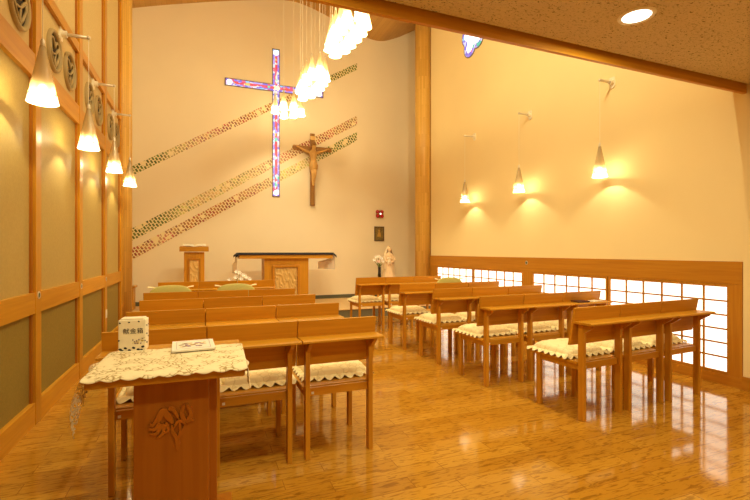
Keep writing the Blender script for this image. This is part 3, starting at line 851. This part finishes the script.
t = thing('lectern', 'wooden lectern with a carved front panel, left of the altar on the platform', 'lectern', (-0.125, 8.35, PZ))
m = MB(); m.box(-0.165, 0.165, -0.13, 0.13, 0.0, 1.02, 0.004); m.build('column', wZ, t)
m = MB(); m.prism([(-0.20, 1.03), (0.20, 1.07), (0.20, 1.13), (-0.17, 1.09), (-0.17, 1.115), (-0.20, 1.11)], -0.235, 0.235, 'X', 0.003); m.build('book_rest', wX, t)
m = MB(); m.box(-0.105, -0.075, -0.155, -0.13, 0.10, 0.91, 0.003); m.box(0.075, 0.105, -0.155, -0.13, 0.10, 0.91, 0.003); m.box(-0.075, 0.075, -0.155, -0.13, 0.88, 0.91, 0.003); m.box(-0.075, 0.075, -0.155, -0.13, 0.10, 0.13, 0.003); m.build('panel_frame', tZ, t)
m = MB(); relief(m, -0.075, 0.075, 0.13, 0.88, -0.133, 0.02, 8.3, 24, 60); m.build('carved_panel', carve, t, smooth=True)
t = thing('open_book', 'open white book lying on top of the lectern', 'book', (-0.125, 8.35, PZ+1.02))
for s in (-1, 1):
    def pg(u, v, s=s):
        x = s*0.19*u; yy = -0.15+0.29*v
        return (x, yy, 0.097 + (yy+0.15)*0.108 + 0.022*math.sin(min(1, u*1.6)*PI*0.62))
    m = MB(); m.grid(pg, 14, 6); ob = m.build('page_block', paper, t, smooth=True)
    so = ob.modifiers.new('t', 'SOLIDIFY'); so.thickness = 0.012; so.offset = -1 if s > 0 else 1
t = thing('low_wooden_stand', 'low wooden stand with a flat cap half hidden behind the left pillar', 'stand', (-1.27, 8.8, PZ))
m = MB(); m.box(-0.21, 0.15, -0.14, 0.14, 0, 0.39, 0.003); m.build('body', wZ, t)
m = MB(); m.box(-0.22, 0.18, -0.16, 0.16, 0.39, 0.42, 0.005); m.build('cap', tX, t)

# statue stand, statue, vase
t = thing('statue_stand', 'narrow wooden stand under the white statue, behind the front right chairs', 'stand', (3.64, 8.62, PZ))
m = MB(); m.box(-0.24, 0.24, -0.17, 0.17, 0.44, 0.475, 0.004); m.build('top', wX, t)
for sx in (-1, 1):
    for sy in (-1, 1):
        m = MB(); m.box(0.2*sx-0.02, 0.2*sx+0.02, 0.13*sy-0.02, 0.13*sy+0.02, 0, 0.44); m.build('leg', wZ, t)
m = MB(); m.box(-0.08, 0.26, -0.175, 0.12, 0.4755, 0.479); o = m.build('doily', white_cloth, loc=(3.64, 8.62, PZ))
tag(o, 'white cloth doily under the mother and child statue', 'cloth')
sz0 = PZ+0.480
t = thing('mother_and_child_statue', 'cream carved statue of a veiled woman holding a child', 'statue', (3.735, 8.60, sz0))
stm = plain('pale_carved_wood', (0.92, 0.70, 0.45), 0.5, bscale=12, var=0.06)
vm = plain('cream_veil', (0.92, 0.76, 0.54), 0.55, bscale=12, var=0.05)
# robe: one continuous body, flaring to the hem with folds
def robe(u, v):
    prof = [(0.0, 0.135, 0.10), (0.12, 0.125, 0.092), (0.28, 0.108, 0.082), (0.38, 0.108, 0.080), (0.46, 0.100, 0.072), (0.505, 0.072, 0.055), (0.525, 0.034, 0.034), (0.55, 0.028, 0.030), (0.562, 0.036, 0.040), (0.595, 0.044, 0.050), (0.63, 0.036, 0.042), (0.65, 0.0005, 0.0005)]
    k = v*(len(prof)-1); i = min(int(k), len(prof)-2); f = k-i
    z, rx, ry = (prof[i][j]*(1-f)+prof[i+1][j]*f for j in range(3))
    a = 2*PI*u
    fold = 1+0.05*math.sin(a*9+z*5)*max(0, (0.36-z)/0.36)
    return (rx*fold*math.cos(a), ry*fold*math.sin(a) - (0.012 if z > 0.55 else 0), z)
m = MB(); m.grid(robe, 48, 44); m.build('robe', stm, t, smooth=True)
def veil(u, v):
    a = -0.20*PI + 1.40*PI*u
    z = 0.665-0.50*v
    r = 0.01+0.052*math.sin(min(1, v*5)*PI/2) + 0.050*min(1, max(0, v-0.18)/0.3) + 0.008*v
    return (r*math.cos(a)*1.02, 0.006+0.80*r*math.sin(a), z + 0.0)
m = MB(); m.grid(veil, 40, 30); ob = m.build('veil', vm, t, smooth=True); so = ob.modifiers.new('t', 'SOLIDIFY'); so.thickness = 0.008
figure('arms', [[(0.095, -0.01, 0.44, 0.030), (0.105, -0.06, 0.36, 0.028), (0.03, -0.12, 0.325, 0.022), (-0.045, -0.125, 0.33, 0.016)],], stm, t)
figure('arms', [[(-0.095, -0.01, 0.44, 0.030), (-0.115, -0.06, 0.36, 0.028), (-0.06, -0.12, 0.305, 0.022), (-0.01, -0.135, 0.30, 0.016)],], stm, t)
figure('child', [[(-0.045, -0.11, 0.35, 0.040), (-0.05, -0.115, 0.41, 0.036), (-0.052, -0.112, 0.435, 0.018), (-0.053, -0.115, 0.462, 0.032), (-0.053, -0.115, 0.485, 0.028)],
                 [1, (-0.095, -0.125, 0.40, 0.014), (-0.10, -0.15, 0.375, 0.012)], [1, (-0.005, -0.125, 0.40, 0.014), (0.0, -0.15, 0.39, 0.012)],
                 [0, (-0.075, -0.145, 0.315, 0.020), (-0.075, -0.14, 0.265, 0.014)], [0, (-0.02, -0.145, 0.315, 0.020), (-0.02, -0.14, 0.27, 0.014)]], vm, t)
leafm = plain('lily_leaf', (0.14, 0.22, 0.05), 0.5)
petal = plain('white_petal', (0.92, 0.86, 0.80), 0.6)
pink = plain('pink_petal', (0.9, 0.62, 0.55), 0.6)
def lily(m, c, d, L=0.06, R=0.045):
    d = Vector(d).normalized()
    q = d.to_track_quat('Z', 'Y').to_matrix().to_4x4()
    for k in range(6):
        a = k*PI/3
        M = Matrix.Translation(c) @ q @ Matrix.Rotation(a, 4, 'Z')
        def f(u, v):
            s = v
            w = 0.28*R*math.sin(PI*min(1, s*0.92+0.06))
            rr = R*s**1.6
            return M @ Vector((rr*1.1, w*(2*u-1), L*(s-0.25*s**3)))
        m.grid(f, 3, 7)
t = thing('lily_vase', 'slim black vase of white and pink lilies beside the statue', 'vase', (3.49, 8.54, PZ+0.4752))
m = MB(); m.lathe([(0, 0), (0.038, 0), (0.032, 0.10), (0.030, 0.20), (0.034, 0.225), (0.026, 0.225), (0.022, 0.03), (0, 0.03)], 20); m.build('vessel', plain('black_glaze', (0.012, 0.012, 0.012), 0.2), t, smooth=True)
heads = [(-0.13, -0.03, 0.36), (-0.05, -0.05, 0.33), (0.02, -0.03, 0.39), (-0.01, 0.03, 0.43), (-0.08, 0.0, 0.42), (0.035, -0.05, 0.33)]
m = MB()
for h in heads: m.tube([(0, 0, 0.16), (h[0]*0.4, h[1]*0.4, 0.27), h], 0.004, 5)
for k in range(6):
    a = k*1.05
    M = Matrix.Translation((0, 0, 0.22)) @ Matrix.Rotation(a, 4, 'Z') @ Matrix.Rotation(-0.7, 4, 'Y')
    m.grid(lambda u, v, M=M: M @ Vector((0.12*v, 0.014*math.sin(PI*v)*(2*u-1), 0.02*v*v)), 2, 6)
m.build('stems', leafm, t, smooth=True)
for i, h in enumerate(heads):
    m = MB(); lily(m, h, (h[0]*1.5, -0.5, 0.35)); m.build('bloom', pink if i in (1,) else petal, t, smooth=True)
t = thing('altar_flowers', 'white lily arrangement in a tall vase at the left of the altar', 'flowers', (0.60, 7.85, PZ))
m = MB(); m.lathe([(0, 0), (0.07, 0), (0.055, 0.2), (0.045, 0.36), (0.06, 0.40), (0.05, 0.40), (0.03, 0.05), (0, 0.05)], 20); m.build('vessel', ivory, t, smooth=True)
heads = [(-0.15, -0.05, 0.53), (-0.06, -0.08, 0.57), (0.02, -0.05, 0.54), (0.09, -0.07, 0.57), (0.0, 0.03, 0.64), (-0.04, 0.0, 0.66), (0.06, 0.02, 0.60), (0.15, -0.02, 0.53)]
m = MB()
for h in heads: m.tube([(0, 0, 0.3), (h[0]*0.5, h[1]*0.5, 0.48), h], 0.004, 5)
m.build('stems', leafm, t, smooth=True)
for h in heads:
    m = MB(); lily(m, h, (h[0]*2, -0.5, 0.45), 0.06, 0.045); m.build('bloom', petal, t, smooth=True)

# ------------------------------------------------------------------ chairs
CW = 0.483
def make_chair():
    t = empty('chapel_chair')
    m = MB(); m.box(-0.217, 0.217, -0.012, 0.435, 0.392, 0.412, 0.004); m.build('seat', wX, t)
    m = MB()
    m.box(-0.179, 0.179, -0.036, -0.0125, 0.360, 0.406, 0.002); m.box(-0.180, 0.180, 0.347, 0.367, 0.352, 0.392, 0.002)
    m.box(-0.203, -0.183, -0.0095, 0.334, 0.352, 0.392, 0.002); m.box(0.183, 0.203, -0.0095, 0.334, 0.352, 0.392, 0.002)
    m.build('seat_frame', wX, t)
    for s in (-1, 1):
        m = MB(); m.box(0.193*s-0.0135, 0.193*s+0.0135, -0.058, -0.010, 0.0, 0.684, 0.003); m.build('leg', wZ, t)
        m = MB(); m.box(0.195*s-0.0135, 0.195*s+0.0135, 0.335, 0.379, 0.0, 0.392, 0.003); m.build('leg', wZ, t)
    m = MB(); m.prism([(0.026, 0.525), (0.048, 0.525), (-0.004, 0.797), (-0.024, 0.797)], -CW/2, CW/2, 'X', 0.003); m.build('backrest', wX, t)
    m = MB(); m.prism([(-0.150, 0.687), (0.004, 0.685), (0.003, 0.701), (-0.142, 0.703), (-0.150, 0.698)], -CW/2, CW/2, 'X', 0.0015); m.build('book_shelf', wX, t)
    for s in (-1, 1):
        m = MB(); m.prism([(-0.0585, 0.684), (-0.138, 0.684), (-0.128, 0.668), (-0.0585, 0.622)], 0.193*s-0.010, 0.193*s+0.010, 'X', 0.001); m.build('bracket', wZ, t)
    m = MB(); m.box(-0.168, -0.153, -0.0373, -0.0362, 0.370, 0.384); m.build('name_tag', paper, t)
    return t
def cushion_parts(t):
    a, b, H = 0.219, 0.196, 0.076
    def top(u, v):
        x, yy = 2*u-1, 2*v-1
        k = (max(0, 1-abs(x)**4)*max(0, 1-abs(yy)**4))**0.42
        w = 0.9+0.1*k
        puff = 0.0025*(math.sin(x*15)*math.sin(yy*15))
        return (a*x*w*(1-0.03*yy*yy), b*yy*w*(1-0.03*x*x), 0.010+(H-0.010)*k+puff*k)
    m = MB(); m.grid(top, 26, 26)
    m.grid(lambda u, v: (a*(2*u-1)*0.9*(1-0.03*(2*v-1)**2), b*(2*v-1)*0.9*(1-0.03*(2*u-1)**2), 0.010 - 0.009*min(1, 9*min(u, 1-u, v, 1-v))), 12, 12)
    m.build('pad', quilt, t, smooth=True)
    # scalloped lace skirt
    def skirt(u, v):
        k = u*4; side = int(min(3.9999, k)); f = k-side
        p = {0: (-1+2*f, -1), 1: (1, -1+2*f), 2: (1-2*f, 1), 3: (-1, 1-2*f)}[side]
        sc = abs(math.sin(f*PI*7))
        out = 1.0+0.13*v*(0.40+0.60*sc)
        dz = 0.028 - v*(0.006+0.020*sc)
        bulge = 1-0.12*(1-v)
        return (a*p[0]*0.94*out*bulge*1.02, b*p[1]*0.94*out*bulge*1.02, dz)
    m = MB(); m.grid(skirt, 256, 4)
    m.build('lace_edging', quilt, t, smooth=True)
chair0 = make_chair()
cush0 = empty('seat_cushion'); cushion_parts(cush0)
first_c, first_q = [chair0], [cush0]
def place(kind, loc, rz, label, cat, group, rx=0.0):
    lst = first_c if kind == 'chair' else first_q
    src = chair0 if kind == 'chair' else cush0
    if lst: o = lst.pop()
    else: o = copy_tree(src)
    o.location = loc; o.rotation_euler = (rx, 0, rz)
    return tag(o, label, cat, group)
ROWS = ['nearest', 'second', 'middle', 'fourth', 'front']
Lrow = [(-0.463, 2.515, 0.2), (-0.465, 3.29, 0), (-0.475, 4.01, 0), (-0.525, 4.72, 0), (-0.525, 6.23, 0)]
Rrow = [(2.448, 2.36, 3.2), (2.293, 3.265, 0.5), (2.285, 4.09, 0), (2.238, 4.83, 0), (2.155, 6.22, 0)]
PITCH = 0.4885
rowdesc = {'nearest': 'nearest row to the camera', 'second': 'second row from the camera', 'middle': 'middle row', 'fourth': 'fourth row from the camera', 'front': 'front row by the altar platform'}
for blk, rows in (('left', Lrow), ('right', Rrow)):
    for ri, (x0, y0, ang) in enumerate(rows):
        a = math.radians(ang)
        for k in range(3):
            a = math.radians(ang)
            d = 0.2425 + PITCH*k + (0.012 if (blk == 'right' and ri == 1 and k == 2) else 0)
            x = x0 + d*math.cos(a); y = y0 + d*math.sin(a) + (0.012 if (blk == 'right' and ri == 1 and k == 2) else 0)
            if blk == 'left': where = ['end by the panelled wall', 'middle chair', 'end by the aisle'][k]
            else: where = ['end by the aisle', 'middle chair', 'end by the shoji windows'][k]
            lab = 'oak chapel chair, %s block, %s, %s' % (blk, rowdesc[ROWS[ri]], where)
            if blk == 'left' and ri == 0 and k == 0: lab = 'oak chapel chair mostly hidden behind the lace covered offering table'
            if blk == 'right': a = math.radians([3.4, 1.0, 0.6, 0.4, 0.2][ri])
            c = place('chair', (x, y, 0), a, lab, 'chair', '%s block of chapel chairs' % blk)
            up = (blk == 'left' and ri == 3) or (blk == 'right' and ri == 3 and k == 1)
            if up or (blk == 'left' and ri > 0):
                continue
            cy = 0.262
            q = place('cushion', (x + (0.034 if blk == 'left' else 0) - cy*math.sin(a), y + cy*math.cos(a), 0.4125), a, 'cream lace seat cushion, %s block, %s row, %s' % (blk, ROWS[ri], where), 'cushion', 'cream lace seat cushions, %s block' % blk)
            if blk == 'left' and ri == 0:
                q['label'] = ['cream lace seat cushion mostly hidden behind the offering table', 'cream scalloped seat cushion left of the one by the aisle, nearest left row', 'cream scalloped seat cushion by the aisle in the nearest left row'][k]

# three cushions stood on edge against backrests, pale green backs showing
def standing(x, y, label, tilt):
    t = thing('upright_cushion', label, 'cushion', (x, y, 0.4135), group='cushions stood up against backrests')
    t.rotation_euler = (tilt, 0, 0)
    W2, Hh, D = 0.215, 0.442, 0.06
    def f(u, v):
        a = 2*PI*u
        ca, sa = math.cos(a), math.sin(a)
        sx = math.copysign(abs(ca)**0.5, ca); szz = math.copysign(abs(sa)**0.5, sa)
        th = D/2*math.cos((v-0.5)*PI)
        k = math.sin(v*PI)**0.35 if 0 < v < 1 else 0
        bulge = 0.050*(1-abs(sx)**2)*(1 if szz > 0 else 0)
        return (W2*sx*k, D*0.5+(v-0.5)*D*0.95, Hh/2-0.011 + ((Hh/2-0.011)*szz+bulge*0.5)*k)
    m = MB(); m.grid(f, 48, 12); m.build('pad', green_fabric, t, smooth=True)
    def e(u, v):
        x_ = -W2*0.98 + W2*1.96*u
        sc = abs(math.sin(u*PI*7))
        return (x_, D*0.52 + 0.012*v, Hh*0.935 + 0.010*abs(2*u-1)**2 + v*(0.003+0.004*sc+0.010*abs(2*u-1)**6))
    m = MB(); m.grid(e, 60, 3); o = m.build('lace_edging', quilt, t, smooth=True)
    so = o.modifiers.new('t', 'SOLIDIFY'); so.thickness = 0.003
standing(-0.29, 4.79, 'pale green cushion stood on edge behind the left backrest, fourth left row', -0.02)
standing(0.335, 4.79, 'pale green cushion stood on edge nearer the altar, fourth left row', -0.02)
standing(3.005, 4.90, 'pale green cushion stood on edge behind a backrest in the right block', -0.02)

# leaflets lying on the second right row's shelf
o = MB().box(-0.075, 0.075, -0.045, 0.045, 0, 0.006).build('hymn_leaflet', paper, loc=(3.60, 3.205, 0.7045)); o.rotation_euler = (0, 0, 0.15)
tag(o, 'white leaflet on the shelf of the second right row near the windows', 'leaflet')
o = MB().box(-0.07, 0.07, -0.05, 0.05, 0, 0.014, 0.002).build('hymn_book', plain('maroon_book_cover', (0.08, 0.02, 0.015), 0.5), loc=(3.42, 3.205, 0.7045)); o.rotation_euler = (0, 0, -0.05)
tag(o, 'dark hymn book on the shelf of the second right row beside a leaflet', 'book')

# ------------------------------------------------------------------ offering table and what is on it
TZ = 0.76
TRZ = -0.035
def turned(x, y):
    c, s_ = math.cos(TRZ), math.sin(TRZ); dx, dy = x+0.10, y-2.0
    return (-0.10+c*dx-s_*dy, 2.0+s_*dx+c*dy)
t = thing('offering_table', 'wooden pedestal table with a carved lily, nearest the camera at left', 'table', (-0.10, 2.0, 0), TRZ)
m = MB(); m.box(-0.265, 0.262, -0.27, 0.285, TZ-0.036, TZ, 0.008); m.build('tabletop', wX, t)
m = MB(); m.box(-0.145, 0.160, -0.055, 0.08, 0.03, TZ-0.036, 0.002); m.build('pedestal', red_wood, t)
m = MB(); m.box(-0.134, 0.130, -0.150, -0.055, 0.03, TZ-0.036, 0.002); m.build('front_panel', red_wood, t)
m = MB(); m.box(-0.18, 0.225, -0.145, 0.24, 0.0, 0.03, 0.004); m.build('base_plate', red_wood, t)
# carved lily: raised strokes
m = MB()
SN = 0
def stroke(pts, w0, w1, yb=-0.150, k=14):
    """tapered raised ribbon along a smooth curve through pts (x, z)"""
    P = [Vector(p) for p in pts]
    C = []
    for i in range(len(P)-1):
        p0 = P[max(i-1, 0)]; p1 = P[i]; p2 = P[i+1]; p3 = P[min(i+2, len(P)-1)]
        for s in range(k):
            f = s/k
            C.append(0.5*((2*p1)+(p2-p0)*f+(2*p0-5*p1+4*p2-p3)*f*f+(3*p1-p0-3*p2+p3)*f**3))
    C.append(P[-1])
    n_ = len(C)
    L, R = [], []
    for i, c in enumerate(C):
        d = (C[min(i+1, n_-1)]-C[max(i-1, 0)]).normalized()
        nn = Vector((-d.y, d.x))
        w = (w0+(w1-w0)*i/(n_-1))/2 * min(1, 0.25+4*min(i, n_-1-i)/n_)
        L.append(c+nn*w); R.append(c-nn*w)
    pts_ = L + R[::-1]
    b = bmesh.new()
    global SN; SN += 1
    f_ = [b.verts.new((p.x, yb-0.007-0.0005*SN, p.y)) for p in pts_]
    g_ = [b.verts.new((p.x, yb, p.y)) for p in pts_]
    N = len(pts_)
    for i in range(n_-1):
        b.faces.new((f_[i], f_[i+1], f_[N-2-i], f_[N-1-i]))
    for i in range(N):
        b.faces.new((f_[i], f_[(i+1) % N], g_[(i+1) % N], g_[i]))
    bmesh.ops.recalc_face_normals(b, faces=b.faces)
    m.merge(b)
cx, cz = 0.002, 0.525
def S(pts, w0, w1): stroke([(cx+p[0]*0.075, cz+p[1]*0.085) for p in pts], w0, w1)
S([(0.22, -1.1), (0.20, -0.6), (0.0, -0.25), (-0.05, 0.1)], 0.018, 0.010)       # stem
S([(0.20, -0.6), (0.45, -0.25), (0.62, 0.1)], 0.012, 0.008)
S([(0.0, 0.15), (-0.35, 0.65), (-0.55, 0.60), (-0.70, 0.2)], 0.026, 0.014)       # left drooping flower
S([(-0.2, 0.75), (-0.52, 0.78), (-0.72, 0.45), (-0.95, 0.15), (-1.05, 0.30)], 0.016, 0.008)
S([(-0.60, 0.25), (-0.85, -0.02), (-1.12, 0.05)], 0.016, 0.008)
S([(-0.50, 0.2), (-0.75, -0.20), (-1.08, -0.18)], 0.016, 0.007)
S([(-0.42, 0.2), (-0.45, -0.22), (-0.75, -0.42)], 0.016, 0.007)
S([(-0.32, 0.25), (-0.22, -0.10), (-0.40, -0.25)], 0.014, 0.006)
S([(-0.22, 0.85), (0.05, 0.75), (0.28, 0.30)], 0.018, 0.007)
S([(0.62, 0.1), (0.42, 0.55), (0.55, 0.98)], 0.018, 0.010)                       # upright bud
S([(0.62, 0.1), (0.85, 0.5), (0.62, 0.98)], 0.018, 0.010)
S([(0.05, -0.05), (0.25, 0.25), (0.45, 0.18), (0.62, 0.05)], 0.010, 0.008)
S([(0.30, 0.22), (0.35, -0.20), (0.25, -0.45)], 0.010, 0.007)
S([(0.62, 0.12), (0.85, 0.22), (1.0, 0.18)], 0.010, 0.006)
m.build('carved_lily', red_wood, t)

# lace runner with its scalloped edge and hanging end
def runner_edge(u):
    return 0.010*abs(math.sin(u*PI*9))
TX0, TX1, TY0, TY1 = -0.360, 0.158, 1.713, 2.15
def runner(u, v):
    x = TX0-0.012 + (TX1-TX0+0.024)*u
    yf = TY0-0.002-0.004*abs(math.sin(u*PI*9)); yb = TY1 + runner_edge(u)
    yy = yf+(yb-yf)*v
    z = TZ+0.003+0.0008*math.sin(x*60)*math.sin(yy*55)
    if v < 0.04: z -= (0.04-v)/0.04*(0.004+0.007*abs(math.sin(u*PI*9)))
    return (x, yy, z)
t = thing('lace_runner', 'cream lace cloth laid over the offering table with one corner hanging', 'tablecloth', (*(a-b for a, b in zip(turned(0, 0), (0, 0))), 0), TRZ)
m = MB(); m.grid(runner, 150, 60)
o = m.build('flat_cloth', lace, t, smooth=True); so = o.modifiers.new('t', 'SOLIDIFY'); so.thickness = 0.002; so.offset = 1
def drop(u, v):   # the end hanging off the left side, longest at the near corner
    yy = TY0+0.005 + 0.26*u
    L = (0.19*(1-u)**1.3+0.02) * (0.92+0.08*abs(math.sin(u*PI*6)))
    x = TX0-0.012 - 0.018*v - 0.022*math.sin(v*PI)*abs(math.sin(u*7+1))
    return (x, yy - 0.02*v*math.sin(u*9), TZ+0.004-L*v)
m = MB(); m.grid(drop, 50, 26); m.build('hanging_end', lace_open, t, smooth=True)
def drop2(u, v):
    yy = TY0+0.002+0.12*u
    L = 0.075*(1-u)**0.8+0.012
    return (TX1+0.013+0.006*v+0.006*math.sin(u*14)*v, yy, TZ+0.004-L*v)
m = MB(); m.grid(drop2, 30, 12); m.build('hanging_corner', lace, t, smooth=True)

# donation box
t = thing('donation_box', 'cream paper donation box with black calligraphy on the offering table', 'box', (-0.282, 2.20, TZ+0.0005), -0.05)
bw, bd, bh = 0.108, 0.075, 0.138
cream_card = plain('cream_card', (0.88, 0.79, 0.58), 0.8, bscale=25, var=0.05)
m = MB(); m.box(-bw/2, bw/2, -bd/2, bd/2, 0, bh, 0.004); m.build('carton', cream_card, t)
m = MB(); m.box(-bw/2+0.008, bw/2-0.008, -bd/2+0.006, bd/2-0.006, bh, bh+0.006, 0.002); m.build('lid', cream_card, t)
m = MB()
for i, (x, z) in enumerate([(-0.046, 0.012), (-0.026, 0.016), (-0.010, 0.006), (0.006, 0.016), (0.024, 0.008), (0.042, 0.019), (0.036, 0.005), (-0.040, 0.005), (-0.051, 0.05), (-0.012, 0.128), (0.026, 0.130), (-0.047, 0.126)]):
    s = 1.6 if z < 0.03 else 1.0
    m.ball((x, -bd/2-0.0006, z), (0.0042*s, 0.0010, 0.0030*s), Matrix.Rotation(0.5*math.sin(i*7), 4, 'Y'), 8)
for i, (yy, z) in enumerate([(-0.028, 0.112), (-0.008, 0.108), (-0.028, 0.075), (-0.006, 0.071), (-0.026, 0.036), (-0.004, 0.032), (0.018, 0.11), (0.020, 0.056)]):
    m.ball((bw/2+0.0006, yy, z), (0.0010, 0.006, 0.0036), None, 8)
m.build('ink_spots', ink, t)
cu = bpy.data.curves.new('txt', 'FONT'); cu.body = '献金箱'; cu.size = 0.026; cu.align_x = 'CENTER'; cu.extrude = 0.0004; cu.space_character = 1.08
tmp = bpy.data.objects.new('txt', cu); COL.objects.link(tmp)
dg = bpy.context.evaluated_depsgraph_get(); dg.update()
me = bpy.data.meshes.new_from_object(tmp.evaluated_get(dg)); bpy.data.objects.remove(tmp)
me.transform(Matrix.Translation((0.004, -bd/2-0.0006, 0.080)) @ Matrix.Rotation(PI/2, 4, 'X'))
me.materials.clear(); me.materials.append(ink)
lo = bpy.data.objects.new('lettering', me); COL.objects.link(lo); lo.parent = t
m = MB()
for i in range(9):
    m.ball((0.012+0.012*(i % 4)-0.006*(i//4)+0.004*math.sin(i*5), -bd/2-0.0005, 0.035+0.009*(i//3)+0.003*math.sin(i*3)), (0.004, 0.0008, 0.0026), Matrix.Rotation(i, 4, 'Y'), 8)
m.build('violet_sprig', plain('violet_ink', (0.25, 0.18, 0.22), 0.7), t)
m = MB()
m.tube([(0.0, -bd/2-0.0005, 0.036), (0.025, -bd/2-0.0005, 0.044), (0.05, -bd/2-0.0005, 0.060)], 0.0009, 5)
m.ball((0.022, -bd/2-0.0004, 0.036), (0.006, 0.0006, 0.003), None, 8); m.ball((0.04, -bd/2-0.0004, 0.045), (0.006, 0.0006, 0.003), None, 8)
m.build('yellow_sprig', plain('yellow_ink', (0.45, 0.33, 0.06), 0.7), t)

# leaflet
t = thing('picture_leaflet', 'white booklet with a small printed picture lying on the offering table', 'booklet', (-0.036, 2.135, TZ+0.010), 0.04)
m = MB(); m.box(-0.088, 0.088, -0.105, 0.105, 0, 0.0078, 0.001); m.build('pages', paper, t)
m = MB()
for a in ((-0.070, 0.070, -0.082, -0.080), (-0.070, 0.070, 0.080, 0.082), (-0.070, -0.068, -0.080, 0.080), (0.068, 0.070, -0.080, 0.080)):
    m.box(a[0], a[1], a[2], a[3], 0.0081, 0.0086)
m.build('printed_border', plain('mauve_print', (0.45, 0.34, 0.36), 0.8), t)
for nm, colr, sd in (('brown_print', (0.28, 0.16, 0.09), 1), ('gold_print', (0.62, 0.42, 0.12), 2), ('violet_print', (0.34, 0.22, 0.32), 3)):
    m = MB(); rnd = random.Random(sd)
    for i in range(8):
        m.ball((rnd.uniform(-0.052, 0.052), rnd.uniform(-0.04, 0.04), 0.0083), (rnd.uniform(0.006, 0.014), rnd.uniform(0.006, 0.014), 0.0006), None, 8)
    m.build('printed_picture', plain(nm, colr, 0.8), t)

# ------------------------------------------------------------------ world, camera, view
w = bpy.data.worlds.new('World'); scn.world = w; w.use_nodes = True
w.node_tree.nodes['Background'].inputs[0].default_value = (0.6, 0.5, 0.38, 1)
w.node_tree.nodes['Background'].inputs[1].default_value = 0.15
cam = bpy.data.cameras.new('camera'); co = bpy.data.objects.new('camera', cam); COL.objects.link(co)
cam.sensor_width = 36; cam.lens = 436/750*36; cam.clip_start = 0.02
cam.shift_y = 1/750
yaw = math.atan2(173, 436)
co.location = (0, 0, HC); co.rotation_euler = (PI/2, 0, -yaw)
scn.camera = co
vs = scn.view_settings
vs.view_transform = 'Standard'; vs.look = 'None'; vs.gamma = 1.0; vs.use_curve_mapping = False
vs.exposure = 0.0
scn.cycles.use_denoising = True
scn.cycles.max_bounces = 8
scn.cycles.diffuse_bounces = 5
scn.cycles.transparent_max_bounces = 12
scn.cycles.sample_clamp_indirect = 6.0
scn.cycles.caustics_reflective = False
scn.cycles.caustics_refractive = False
